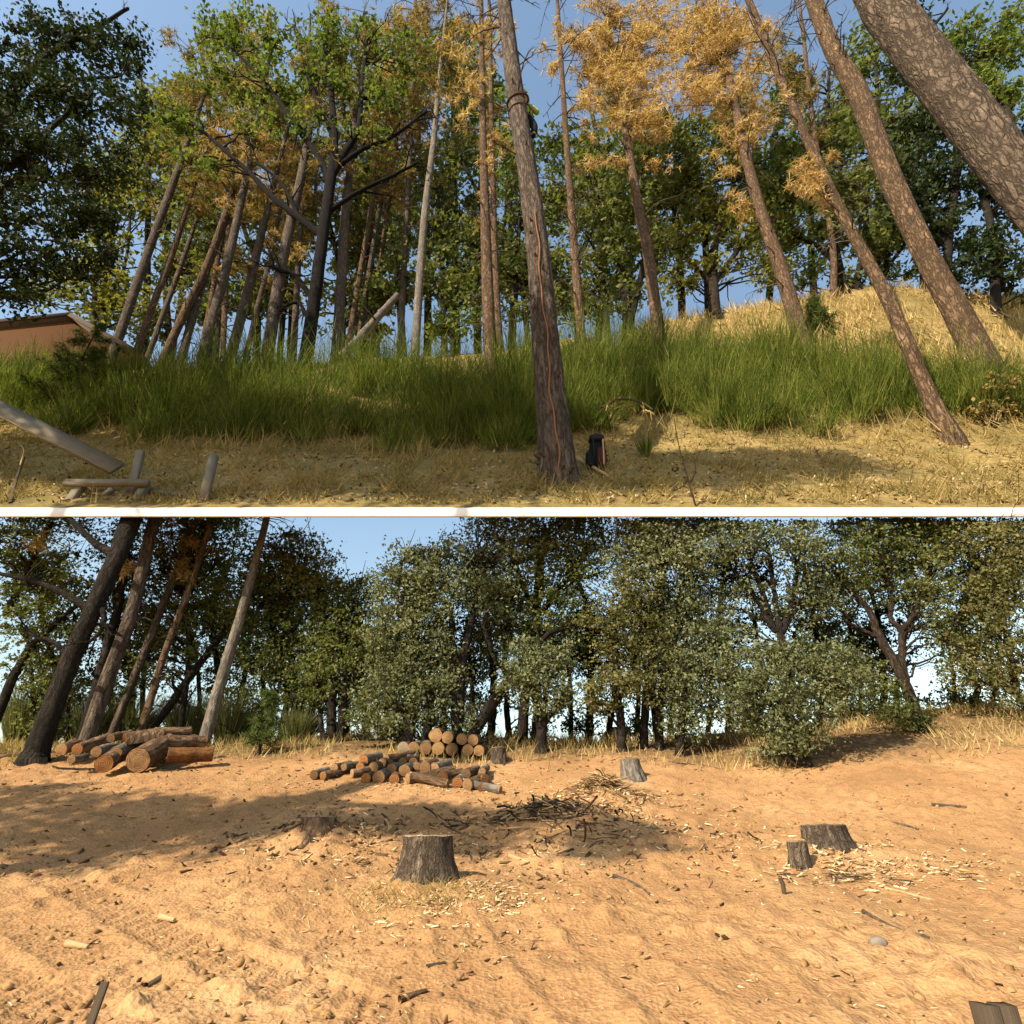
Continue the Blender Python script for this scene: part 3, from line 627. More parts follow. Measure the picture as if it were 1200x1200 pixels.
    oak('oak_tree', 'open oak with dark limbs fanning up above the big bush', [
        [(925, 850, 12), (920, 790, 11), (914, 742, 10), (906, 735, 8), (892, 690, 6), (880, 655, 4)], [(914, 745, 9), (908, 700, 6), (902, 650, 5)], [(916, 742, 9), (930, 700, 6), (935, 660, 4)],
        [(904, 735, 7), (885, 700, 5), (862, 672, 4), (845, 650, 3)], [(918, 738, 6), (945, 700, 4), (960, 690, 3)]], 15.4,
        [(890, 632, 58, 26, -.4), (945, 650, 44, 34, -.4), (850, 640, 34, 30, -.4), (870, 690, 34, 22, 0, .6), (960, 700, 36, 30, 0, .8), (900, 715, 34, 18, .2, .5), (935, 715, 34, 24, .2, .7), (860, 730, 26, 24, .3, .6)], M['oak'], M['leaf_oakL'], dens=1.4)
    oak('oak_bush', 'big low bushy oak reaching down to the ground in front of the right hand trees', [[(946, 890, 11), (942, 850, 9), (930, 805, 7), (922, 770, 5)], [(946, 870, 6), (965, 830, 5), (975, 800, 3)], [(944, 860, 6), (910, 830, 4), (885, 810, 3)]], 13.2,
        [(905, 775, 46, 26, -.2), (935, 765, 36, 24), (870, 800, 32, 30, -.2), (905, 815, 50, 34, -.3), (960, 790, 36, 34), (945, 835, 40, 30, -.2), (880, 845, 26, 18), (925, 862, 34, 20, -.2), (900, 880, 20, 10, -.1), (985, 770, 26, 24), (1000, 800, 24, 16)], M['oak_brown'], M['leaf_oakL'], dens=1.9, cat='bush')
    oak('oak_tree', 'big forked oak leaning left at right, its dark limbs in view', [
        [(1082, 862, 15), (1066, 815, 15), (1050, 780, 13), (1032, 748, 11), (1018, 715, 8), (1000, 695, 7), (985, 682, 5)], [(1062, 808, 12), (1057, 770, 10), (1056, 740, 8), (1044, 725, 7), (1046, 700, 5), (1040, 685, 4)],
        [(1057, 738, 7), (1070, 722, 6), (1078, 700, 5), (1090, 680, 3)], [(1032, 748, 6), (1010, 738, 5), (990, 728, 4)]], 14.8,
        [(1030, 640, 60, 34), (990, 655, 42, 34, -.3), (1080, 650, 48, 36), (1060, 690, 48, 26, .3, .8), (1000, 705, 34, 22, .3, .8), (1100, 700, 40, 34), (1110, 745, 36, 26, .2), (1060, 832, 30, 16, -.3), (1030, 815, 34, 20, -.1), (1010, 785, 30, 20, .3), (1090, 625, 50, 20), (1075, 850, 20, 9, -.3)], M['oak_brown'], M['leaf_oakM'], dens=1.35, seg=14)
    oak('oak_tree', 'leafy oak filling the right edge with limbs reaching left over the bank', [
        [(1200, 822, 14), (1176, 798, 10), (1150, 778, 8), (1125, 762, 6), (1106, 750, 4)], [(1192, 812, 9), (1180, 750, 8), (1170, 690, 6)]], 14.6,
        [(1165, 640, 48, 36, -.3), (1185, 690, 34, 44, -.4), (1150, 700, 40, 36), (1185, 760, 28, 36, -.4), (1140, 760, 40, 26), (1125, 792, 34, 16, 0, .7), (1165, 795, 30, 18), (1190, 815, 16, 18, -.4), (1110, 640, 34, 26), (1190, 640, 30, 40)], M['oak_brown'], M['leaf_warm'], dens=1.5)
    oak('oak_tree', 'oak just beyond the right edge of the picture, nearest', [[(1290, 815, 14), (1280, 760, 11), (1270, 700, 8)]], 14.9, [(1270, 640, 55, 40, -.3), (1300, 690, 50, 44), (1260, 740, 40, 40), (1310, 760, 40, 34), (1280, 800, 40, 20)], M['oak_brown'], M['leaf_oakM'], dens=1.2, tri=True)
    oak('oak_tree', 'oak farther beyond the right edge of the picture', [[(1390, 800, 14), (1385, 740, 11), (1375, 690, 8)]], 15.2, [(1370, 640, 55, 40, -.3), (1410, 690, 50, 44), (1350, 730, 40, 40), (1420, 760, 50, 34)], M['oak_brown'], M['leaf_warm'], dens=1.0, tri=True)
    # second row in the shade
    bk = [(60, 60), (150, 45), (255, 60), (330, 50), (430, 50), (520, 60), (575, 45), (690, 60), (770, 45), (855, 60), (960, 55), (1030, 45), (1140, 55)]
    wd = ['left end', 'thick dark oak', 'thin grey pine', 'pale dying pine', 'sky gap', 'high log stack', 'forked trunks', 'bright leafed oak', 'yellowish boughs', 'drooping olive oak', 'big bush', 'forked oak', 'right bank']
    for k, (x, rw) in enumerate(bk):
        yt = 862 if x < 800 else 856-(x-800)*.06
        Y = 18.2+.9*(k % 3); top = 640 if not 390 < x < 540 else 745
        st = [[(x, yt, 9), (x+random.uniform(-8, 8), 800, 8), (x+random.uniform(-14, 14), 720, 6), (x+random.uniform(-25, 25), max(top, 660), 4)],
              [(x+random.uniform(14, 24), yt, 7, 0, 1), (x+25+random.uniform(-8, 12), 790, 6), (x+30+random.uniform(-15, 15), 720, 4)], [(x-random.uniform(15, 25), yt, 6, 0, 1), (x-22, 800, 5), (x-30, 740, 3)]]
        bl = [(x+random.uniform(-25, 25), random.uniform(max(top, 650)+15, 790), rw*.75, 36, 0, 1) for _ in range(5)]+[(x+random.uniform(-40, 40), random.uniform(805, 835), rw*.6, 18, 0, .8) for _ in range(2)]+[(x+random.uniform(-45, 45), yt-random.uniform(2, 18), 22, 9, -.5, 1.3) for _ in range(3 if 4 != k else 1)]
        oak('oak_tree', f'shaded dark oak in the back row behind the {wd[k]}', st, Y, bl, M['oak'], M['leaf_shaded' if k % 2 else 'leaf_oakM'], dens=1.0, nl=.6, group='shaded oaks in the back row', tri=True, twigs=1)
lower_trees()

# ---- the tall dying pines and oaks of the upper hillside
def upper_trees():
    pine('big bare pine at the centre with a climber and ropes on it', [(654, 560, 44), (646, 470, 36), (638, 385, 31), (631, 300, 27), (618, 200, 23), (604, 110, 20), (591, 5, 16)], 16.6, 'pine_ridge', nb=26, bz=(.66, 1.0), bl=60, seg=56, rings=190, bump=.07, knots=26, ext=8, thick=1.3, droop=.1)
    pine('straight slim pine just left of the big central pine', [(578, 492, 16), (574, 400, 15), (570, 300, 13), (566, 150, 8), (564, 5, 5)], None, 'pine', nb=44, bz=(.35, 1), bl=34, seg=20, rings=70, foliage=[(555, 40, 40, 44, 0, .6), (535, 110, 34, 44, 0, .5), (560, 170, 26, 34, 0, .3)], dens=.6)
    pine('thin pale pine partly hidden behind the slim pine left of centre', [(585, 400, 9), (581, 330, 8), (577, 200, 7), (575, 90, 5), (573, 5, 4)], 30, 'pine', nb=34, bz=(.35, 1), bl=26, foliage=[(590, 160, 26, 70, 0, .6), (575, 40, 30, 40, 0, .6), (560, 250, 24, 30, 0, .4)], dens=.6)
    pine('slim reddish pine just right of the big central pine', [(683, 418, 11), (676, 330, 10), (670, 250, 9), (664, 170, 7), (654, 15, 4.5)], None, 'pine', nb=50, bz=(.4, 1), bl=44, seg=16, rings=60, foliage=[(690, 50, 36, 50, 0, .5), (690, 130, 34, 44, 0, .5), (640, 60, 20, 50, 0, .3), (690, 200, 24, 26, 0, .4)], dens=.7)
    pine('golden needled pine right of the slim reddish pine', [(771, 386, 15), (760, 300, 13), (748, 240, 11), (732, 150, 8), (718, 60, 5), (710, 10, 4)], 27, 'pine', nb=24, bz=(.35, 1), bl=46, seg=16, rings=60,
         foliage=[(725, 60, 40, 50), (745, 110, 36, 34), (705, 105, 30, 40), (740, 150, 40, 16), (770, 140, 30, 12), (715, 20, 50, 24), (690, 60, 24, 50, 0, .6), (710, 190, 20, 12, 0, .6), (785, 185, 14, 8), (760, 70, 34, 50), (775, 30, 34, 30), (770, 120, 24, 30, 0, .8)], dens=.95)
    pine('tall pine with hanging golden boughs, left of the two big leaning right hand pines', [(937, 390, 20), (924, 345, 18), (910, 300, 16), (886, 230, 13), (867, 150, 11), (848, 60, 8), (838, 5, 6)], 27, 'pine', nb=26, bz=(.3, 1), bl=42, seg=20, rings=70,
         foliage=[(820, 50, 44, 46), (845, 110, 36, 40), (800, 100, 30, 34), (850, 30, 40, 30), (862, 170, 26, 22), (845, 205, 9, 18), (872, 238, 13, 20), (840, 70, 40, 50), (800, 20, 30, 24), (895, 130, 24, 30, 0, .6), (905, 155, 10, 12, 0, .5), (885, 60, 30, 50, 0, .7), (785, 60, 24, 44, 0, .8)], dens=.9)
    pine('slender leaning pine with a golden tuft halfway, rising from the sunlit bank', [(1115, 516, 30), (1088, 462, 21), (1040, 350, 17), (1008, 290, 14), (974, 225, 12.5), (948, 167, 11), (917, 97, 10), (880, 7, 8)], None, 'pine_plate', nb=40, bz=(.5, 1), bl=48, seg=28, rings=110,
         foliage=[(952, 205, 30, 20, -.3), (938, 218, 16, 16, -.3), (965, 190, 20, 12, -.3), (968, 232, 8, 10), (930, 120, 16, 20, 0, .5), (900, 40, 22, 24, 0, .5)], dens=.9)
    pine('big furrowed pine leaning left, behind the slender pine at right', [(1158, 440, 42), (1128, 377, 34), (1086, 300, 29), (1040, 200, 26), (1006, 110, 24), (978, 62, 20), (957, 10, 19)], None, 'pine_plate', nb=40, bz=(.55, 1), bl=44, seg=44, rings=150, bump=.08, thick=1.1)
    pine('broadest pine trunk crossing the top right corner', [(1394, 470, 74), (1286, 330, 69), (1194, 212, 63), (1115, 110, 57), (1061, 40, 52), (1036, 8, 50)], 16.2, 'pine_big', nb=10, bz=(.4, .9), bl=34, seg=64, rings=220, bump=.09, ext=6)
    L = [('leaning pine nearest the brown house', [(140, 393, 12), (172, 300, 10.5), (202, 217, 9), (222, 160, 6)], 30, 'pine_grey', .45),
         ('pale thin pine, second from the brown house', [(162, 407, 9), (182, 350, 8.5), (201, 300, 7.5), (217, 250, 6.5), (232, 205, 4)], 31, 'pine', .5),
         ('dim twin stem close behind the pale thin pine by the house', [(178, 405, 7), (198, 350, 6.5), (216, 300, 6), (236, 240, 4)], 34, 'pine_grey', .4),
         ('pale trunked pine leaning right between darker ones', [(195, 413, 11), (219, 360, 10), (243, 310, 9), (277, 213, 6.5), (290, 165, 5)], 30, 'pine', .5),
         ('dark pine close right of the pale leaning one', [(217, 404, 10), (232, 350, 9.5), (247, 303, 9), (268, 250, 8), (290, 205, 6)], 30.5, 'pine_grey', .5),
         ('thin reddish pine amid the dark trunks at left', [(236, 410, 7), (248, 350, 6.5), (258, 290, 6), (275, 230, 4)], 35, 'pine', .3),
         ('sturdy dark pine in the middle of the left group', [(239, 413, 13), (253, 360, 12), (267, 307, 10.5), (288, 210, 8), (300, 150, 6)], 28, 'pine_grey', .45),
         ('dark straight pine with a pale streaked foot in the left group', [(275, 400, 12), (288, 350, 11), (299, 305, 10), (315, 240, 7)], 29.5, 'pine_grey', .35),
         ('thin dark pine left of the stout grey one', [(291, 407, 7), (302, 360, 6.5), (315, 310, 6), (330, 240, 4)], 31, 'pine_grey', .3),
         ('stout grey pine just left of the dark branching oak', [(314, 412, 15), (324, 350, 14), (333, 295, 12.5), (348, 230, 10.5), (358, 180, 9), (368, 120, 6)], 27, 'pine_grey', .4),
         ('grey pine just right of the dark branching oak', [(395, 402, 13), (400, 330, 12), (406, 235, 10.5), (413, 170, 8), (420, 90, 5)], 28, 'pine_grey', .5),
         ('slim pine right of the dark oak, leftmost of three close together', [(412, 382, 7), (424, 310, 6.5), (436, 240, 6), (450, 150, 4)], 32, 'pine', .5),
         ('slim pine right of the dark oak, middle of three close together', [(424, 380, 7), (436, 300, 6.5), (448, 225, 6), (460, 140, 4)], 33, 'pine_grey', .5),
         ('slim pine right of the dark oak, rightmost of three close together', [(438, 378, 6), (446, 310, 5.5), (456, 230, 5), (468, 140, 3.5)], 34, 'pine', .6),
         ('pale lone pine above the broom between dark oak and central pine', [(488, 390, 10), (493, 310, 9), (499, 240, 8.5), (508, 167, 7), (514, 100, 5), (520, 40, 3)], 27, 'pine_pale', .8)]
    for k, (lab, path, Y, mt, br) in enumerate(L):
        f = []
        tx, ty = path[-1][0], path[-1][1]
        f = [(tx+random.uniform(-20, 20), ty+random.uniform(20, 80), 26, 34, 0, .4), (tx+random.uniform(-10, 10), ty+random.uniform(-20, 30), 28, 34, 0, .7), (tx+random.uniform(-25, 25), ty-50, 28, 36, 0, .6), (tx+random.uniform(-20, 20), ty-110, 22, 34, 0, .5)]
        pine(lab, path, Y, mt, nb=int(44*br), bz=(.35, 1), bl=30, rings=40, foliage=f, fmat=['needle_mix', 'needle_green', 'needle_brown'][(0, 0, 1, 0, 0, 2, 2, 0, 2, 0, 0, 2, 0, 2, 0)[k]], dens=.65, ext=14, name='pine_tree')
    # oaks
    oak('oak_tree', 'dark branching oak with spreading limbs, left of centre', [
        [(357, 430, 17), (366, 370, 15), (374, 310, 14), (382, 250, 13), (388, 207, 12), (392, 165, 9), (388, 110, 7), (380, 50, 5)],
        [(376, 275, 9), (350, 255, 8), (320, 232, 7), (293, 203, 6), (262, 175, 5), (233, 150, 4), (205, 130, 3)], [(388, 215, 9), (372, 182, 7), (348, 150, 6), (325, 115, 5), (300, 85, 4), (275, 60, 3), (250, 40, 2.5)],
        [(390, 205, 9), (403, 180, 8), (420, 150, 6), (424, 100, 5), (430, 50, 3.5)], [(396, 195, 6), (425, 175, 5), (460, 160, 4), (500, 130, 3)], [(390, 160, 6), (372, 120, 5), (358, 80, 4), (345, 30, 3)],
        [(366, 350, 7), (345, 322, 6), (332, 318, 5), (318, 312, 3)], [(360, 372, 5), (350, 355, 4), (335, 358, 3)], [(382, 250, 6), (420, 225, 5), (462, 205, 4), (490, 190, 2.5)], [(350, 255, 5), (330, 215, 4), (300, 190, 3)]], 26.5,
        [(300, 50, 60, 34, 0, .6), (350, 90, 60, 40, 0, .7), (400, 50, 60, 36, 0, .8), (250, 100, 40, 34, 0, .6), (215, 150, 40, 30, 0, .7), (430, 110, 44, 40, 0, .7), (310, 140, 44, 26, 0, .5), (370, 150, 40, 22, 0, .5), (450, 160, 30, 24, 0, .4), (270, 30, 50, 22, 0, .7), (470, 60, 34, 40, 0, .5), (240, 190, 30, 16, 0, .6)],
        M['oak_black'], M['leaf_bright'], low=False, dens=1.15, leafpx=6, seg=16, thick=.9)
    oak('oak_tree', 'huge oak, backlit shade in its leaf colour, filling the top left corner', [[(-60, 430, 40), (-40, 300, 34), (-20, 200, 26), (10, 120, 18), (50, 70, 10), (100, 40, 6), (150, 10, 4)], [(-20, 200, 16), (20, 190, 10), (60, 150, 7), (110, 110, 4)], [(-30, 260, 14), (10, 215, 9), (60, 210, 6), (100, 230, 4)], [(-10, 160, 10), (30, 120, 7), (80, 95, 5), (140, 90, 3)]], 17.6,
        [(50, 40, 60, 40, 0, .8), (110, 50, 50, 36, 0, .8), (40, 110, 56, 44), (100, 120, 56, 40), (150, 130, 34, 30, 0, .7), (40, 180, 60, 44), (105, 190, 50, 36), (50, 250, 60, 44), (100, 255, 40, 34), (30, 310, 44, 36), (75, 310, 36, 30), (20, 350, 24, 24), (120, 290, 24, 24, 0, .6), (-40, 200, 60, 150), (140, 60, 36, 36, 0, .7), (150, 175, 26, 20, 0, .5)], M['oak'], M['leaf_shaded'], low=False, dens=1.5, leafpx=6, nl=.6, sprout=14)
    oak('oak_tree', 'sunny yellow green tree behind the brown house roof', [[(110, 372, 8), (112, 340, 7), (116, 300, 5)]], 36, [(95, 330, 40, 30), (125, 300, 34, 34, 0, .7), (60, 345, 34, 16), (135, 345, 30, 26, 0, .8), (160, 370, 34, 22), (165, 250, 26, 30, 0, .5)], M['oak_brown'], M['leaf_yellow'], low=False, dens=1.1)
    mk = [((205, 360, 50, 30), 'leaf_yellow', 'pale leafy tree behind the leaning pines near the house'), ((255, 340, 44, 40), 'leaf_bright', 'green tree behind the dark pines of the left group'), ((330, 330, 40, 44), 'leaf_yellow', 'yellowish tree between the left group and the dark oak'), ((430, 290, 44, 60), 'leaf_yellow', 'faded yellow tree behind the three slim pines')]
    for k, (b, mt, lab) in enumerate(mk):
        x, y, rx, ry = b
        oak('oak_tree', lab, [[(x, 395, 8), (x+5, y, 6), (x+12, y-40, 4)]], 37+k*.8, [(x, y, rx, ry, 0, .8), (x+20, y-50, rx*.8, ry*.8, 0, .6), (x-20, y+24, rx*.7, ry*.5, 0, .9), (x+10, y-110, rx*.7, 34, 0, .4)], M['oak_brown'], M[mt], low=False, dens=1.0, nl=.7)
    oak('oak_tree', 'dark green oak behind the pale lone pine', [[(470, 385, 9), (466, 330, 8), (455, 270, 5)], [(520, 385, 8, 0, 1), (518, 320, 6), (510, 270, 4)]], 33, [(470, 330, 44, 40), (520, 320, 40, 44), (545, 350, 40, 36), (500, 275, 44, 30), (450, 350, 34, 26), (545, 275, 30, 30, 0, .8), (520, 225, 26, 24, 0, .5), (540, 190, 24, 26, 0, .4)], M['oak'], M['leaf_oakM'], low=False, dens=1.25)
    oak('oak_tree', 'small fresh green tree at the foot of the pale lone pine', [[(530, 402, 5), (530, 380, 4)]], 28.5, [(530, 375, 22, 20), (515, 385, 16, 12), (548, 380, 14, 14)], M['oak'], M['leaf_bright'], low=False, dens=1.3, cat='sapling')
    oak('oak_tree', 'dark oak seen between the slim pine and the central pine', [[(600, 395, 9), (604, 330, 8), (608, 270, 5)], [(618, 395, 7, 0, 1), (612, 330, 6)]], 34, [(600, 320, 36, 40), (640, 310, 40, 40), (620, 260, 34, 30), (605, 365, 30, 16, 0, .8), (660, 350, 40, 30), (655, 250, 30, 30, 0, .8), (600, 215, 22, 24, 0, .5)], M['oak'], M['leaf_oakM'], low=False, dens=1.25)
    oak('oak_tree', 'dark many limbed oak behind the golden needled pine', [[(735, 390, 11), (732, 340, 10), (722, 290, 7), (712, 250, 5)], [(738, 380, 9), (752, 320, 7), (762, 270, 5)], [(712, 392, 8, 0, 1), (706, 330, 6), (696, 290, 4)]], 33, [(710, 250, 44, 34), (760, 240, 44, 36), (740, 290, 50, 30), (700, 310, 36, 34), (720, 350, 44, 26, 0, .8), (770, 210, 34, 24), (690, 215, 30, 26, 0, .8), (775, 300, 34, 40)], M['oak'], M['leaf_oakM'], low=False, dens=1.3)
    oak('oak_tree', 'yellow green sunlit oak right of the golden needled pine', [[(838, 366, 13), (836, 330, 11), (838, 290, 8), (846, 250, 5)], [(838, 330, 8), (860, 300, 6), (880, 270, 4)], [(836, 335, 7), (812, 310, 5), (795, 290, 4)]], 33.5, [(805, 280, 30, 26, -.4), (800, 330, 30, 24, -.4, .8), (840, 250, 40, 30), (870, 290, 34, 28), (830, 310, 26, 20, -.3, .8), (880, 250, 34, 30), (835, 205, 34, 24), (890, 320, 26, 20)], M['oak_brown'], M['leaf_yellow'], low=False, dens=1.2)
    oak('oak_tree', 'shady oak clump on the dry knoll between the leaning right hand pines', [[(992, 352, 14), (982, 310, 12), (972, 260, 8), (965, 210, 5)], [(1010, 352, 10, 0, 1), (1008, 310, 8), (1016, 260, 6)], [(985, 315, 7), (960, 290, 5), (940, 280, 4)]], 34, [(930, 270, 36, 34), (980, 270, 40, 34), (1000, 220, 40, 36), (960, 215, 36, 34), (1030, 280, 40, 40), (940, 320, 30, 22), (1000, 325, 36, 20, 0, .8), (985, 160, 36, 34, 0, .8), (925, 230, 30, 26)], M['oak'], M['leaf_oakM'], low=False, dens=1.35)
    oak('oak_tree', 'dark spreading oak at the right edge under the broad trunk', [[(1110, 335, 12), (1112, 280, 10), (1120, 220, 8), (1125, 160, 5)], [(1165, 330, 13, 0, 1), (1160, 260, 10), (1140, 200, 7)], [(1112, 290, 7), (1090, 250, 5), (1070, 220, 4)]], 31, [(1100, 270, 44, 34), (1150, 290, 44, 34), (1180, 240, 34, 50), (1120, 220, 44, 36), (1080, 200, 36, 34), (1160, 180, 40, 40), (1120, 320, 44, 16, 0, .8), (1070, 150, 30, 30, 0, .8), (1180, 320, 30, 30), (1060, 240, 26, 40)], M['oak'], M['leaf_shaded'], low=False, dens=1.5)
    oak('oak_tree', 'olive oak crown in the top right corner above the broad trunk', [[(1215, 330, 14), (1200, 220, 11), (1180, 130, 8), (1150, 70, 5)]], 24, [(1130, 45, 40, 30), (1170, 60, 40, 40), (1150, 100, 34, 30), (1185, 110, 30, 40), (1110, 60, 26, 20, 0, .7), (1190, 30, 30, 26)], M['oak_brown'], M['leaf_bright'], low=False, dens=1.35)
    pine('sparse fading pine high behind the dark oak', [(470, 385, 8), (474, 300, 7), (480, 180, 6), (486, 20, 4)], 32, 'pine_grey', nb=40, bz=(.3, 1), bl=34, foliage=[(480, 60, 50, 50, 0, .7), (460, 130, 44, 40, 0, .6), (500, 150, 40, 44, 0, .5), (480, 220, 40, 40, 0, .4), (440, 30, 40, 30, 0, .6), (520, 40, 34, 40, 0, .6)], fmat='needle_mix', dens=.9, ext=14)
    pine('brown dead pine behind the left limb of the dark oak', [(262, 400, 7), (266, 300, 6), (272, 200, 5), (280, 100, 3)], 33, 'pine', nb=30, bz=(.4, 1), bl=26, foliage=[(262, 180, 34, 44, 0, .9), (250, 230, 24, 24, 0, .7), (290, 150, 30, 40, 0, .6)], dens=.9)
    pine('yellowing pine filling the space behind the oak fork', [(345, 395, 8), (350, 300, 7), (356, 200, 6), (362, 60, 4)], 33.5, 'pine_grey', nb=30, bz=(.4, 1), bl=30, foliage=[(340, 230, 44, 44, 0, .8), (370, 200, 40, 36, 0, .7), (330, 180, 40, 30, 0, .6), (410, 120, 40, 50, 0, .6), (400, 220, 34, 34, 0, .5)], fmat='needle_mix', dens=.9)
    pine('sparse golden pine behind the slender leaning pine', [(985, 370, 9), (975, 280, 8), (955, 160, 6), (940, 30, 4)], 33, 'pine', nb=30, bz=(.4, 1), bl=34, foliage=[(930, 90, 34, 44, 0, .5), (960, 140, 30, 40, 0, .4), (905, 60, 26, 40, 0, .6)], fmat='needle_mix', dens=.9)
    oak('oak_tree', 'grey green oak showing between the golden pines', [[(800, 378, 9), (796, 300, 8), (790, 230, 6), (792, 180, 4)]], 34.5, [(790, 215, 40, 36), (820, 240, 34, 34), (765, 190, 30, 30, 0, .8), (870, 200, 30, 30, 0, .8), (905, 220, 34, 40), (800, 180, 30, 20, 0, .7)], M['oak'], M['leaf_oakM'], low=False, dens=1.2)
    fill = [(170, 120, 38, 'leaf_yellow'), (245, 90, 39, 'leaf_yellow'), (340, 140, 39, 'leaf_bright'), (420, 110, 39, 'leaf_yellow'), (500, 130, 38, 'leaf_oakM'), (535, 80, 39, 'leaf_bright'), (700, 150, 38.6, 'leaf_oakM'), (120, 250, 36, 'leaf_yellow'), (200, 230, 38, 'leaf_oakM'), (300, 260, 38.5, 'leaf_oakM'), (400, 290, 38, 'leaf_yellow'), (440, 200, 38.5, 'leaf_oakM'), (560, 240, 37, 'leaf_oakM'), (600, 235, 38, 'leaf_bright'), (680, 260, 36.5, 'leaf_oakM'), (740, 180, 37.5, 'leaf_oakM'), (830, 170, 37, 'leaf_oakM'), (900, 180, 36, 'leaf_bright'), (955, 130, 36.5, 'leaf_oakM'), (1030, 110, 35.5, 'leaf_oakM'), (1090, 60, 34.5, 'leaf_shaded'), (1040, 200, 35, 'leaf_oakM')]
    near = ['gap beside the top left oak', 'top of the dark oak', 'upright limb of the dark oak', 'right limb of the dark oak', 'pale lone pine', 'strap on the central pine', 'bare top of the reddish pine', 'brown house', 'leaning pines at left', 'stout grey pine', 'three slim pines', 'fork of the dark oak', 'slim pine left of centre', 'climber', 'slim reddish pine', 'golden needled pine', 'hanging golden boughs', 'slender leaning pine', 'golden tuft', 'two biggest right hand trunks', 'broadest trunk', 'dry knoll']
    for k, (x, y, Y, lf) in enumerate(fill):
        yb = 395 if x < 800 else 360; bl = [(x+random.uniform(-46, 46), y+random.uniform(-60, 80), random.uniform(26, 40), random.uniform(22, 34), 0, random.uniform(.6, 1)) for _ in range(7)]+[(x+random.uniform(-30, 30), y+random.uniform(70, 120), 36, 24, 0, .8) for _ in range(2)]
        oak('oak_tree', f'background oak rising behind the {near[k]}', [[(x, yb, 9), (x+random.uniform(-8, 8), (y+yb)/2, 7), (x+random.uniform(-16, 16), y, 5), (x+random.uniform(-24, 24), y-50, 3)], [(x+3, (y+yb)/2+30, 5), (x+26, (y+yb)/2-10, 4), (x+34, y-10, 3)]], Y, bl, M['oak'], M[lf], low=False, dens=1.15, leafpx=6.4, nl=.6, twigs=1, group='background oaks behind the pines')
    oak('dry_bush', 'dry olive bush at the foot of the big furrowed pine', [[(1165, 500, 4), (1168, 470, 3), (1172, 445, 2)]], float(hitU(1165, 500)[1]), [(1160, 460, 30, 28), (1185, 480, 26, 26), (1140, 480, 22, 20), (1195, 450, 16, 26)], M['oak_brown'], M['needle_mix'], low=False, dens=.7, leafpx=5, cat='bush', sprout=10)
    # low conifers
    def sapling(label, px, py, hpx, wpx, Y=None, lf='needle_green', tilt=0, low=False, n=420):
        b = hitL(px, py) if low else hitU(px, py)
        t = thing('conifer_sapling', label, 'sapling', b); s = mpp(b); H = hpx*vpp(b); m = MB(); top = b+np.array([tilt*s, 0, H])
        tube(m, spline([b-np.array([0, 0, .1]), (b+top)/2, top], 6), np.linspace(2.2*s, .5*s, 6), 6); C = []
        for k in range(46):
            f = random.uniform(.12, .98); a = b+(top-b)*f; L = wpx*s*(1-f*.85)*random.uniform(.6, 1.1); an = random.uniform(0, 6.28)
            e = a+np.array([math.cos(an)*L, math.sin(an)*L, L*random.uniform(.05, .4)]); tube(m, [a, (a+e)/2+np.array([0, 0, -.02*L]), e], [.6*s, .4*s, .2*s], 4, cap=False)
            for q in range(n//46+1): C.append(a+(e-a)*random.uniform(.25, 1.05)+rng.normal(size=3)*2.2*s)
        m.build('trunk', M['oak_brown'], t); F = MB(); tufts(F, np.array(C), 6.5*s, 8, .5); tag(F.build('needles', M[lf], t, smooth=False, attr=False), kind='stuff')
    sapling('bushy young conifer in front of the brown house', 64, 486, 118, 58, n=1300)
    sapling('dark young conifer at the crest below the dry knoll', 968, 396, 46, 26)
    sapling('small conifer sapling between the log heap and the front log stack', 303, 884, 74, 30, low=True, lf='needle_green', n=700)
    # fallen dead stem leaning in the oak's fork
    t = thing('leaning_log', 'dead broken stem leaning to the right beside the dark branching oak', 'log', P(402, 418, 27)); m = MB()
    q = spline([P(400, 420, 27), P(432, 384, 27.3), P(466, 346, 27.6)], 16); tube(m, q, np.linspace(.30, .22, 16), 10, bump=.15, freq=6); m.build('stem', M['pine_pale'], t)
    m = MB()
    for a in ((418, 398, 405, 365), (425, 392, 448, 400), (440, 375, 420, 350), (412, 405, 395, 380)):
        tube(m, spline([P(a[0], a[1], 27.1), P((a[0]+a[2])/2+3, (a[1]+a[3])/2+4, 26.8), P(a[2], a[3], 26.9)], 5), np.linspace(.07, .02, 5), 5)
    tag(m.build('branches', M['oak'], t), kind='stuff')
upper_trees()
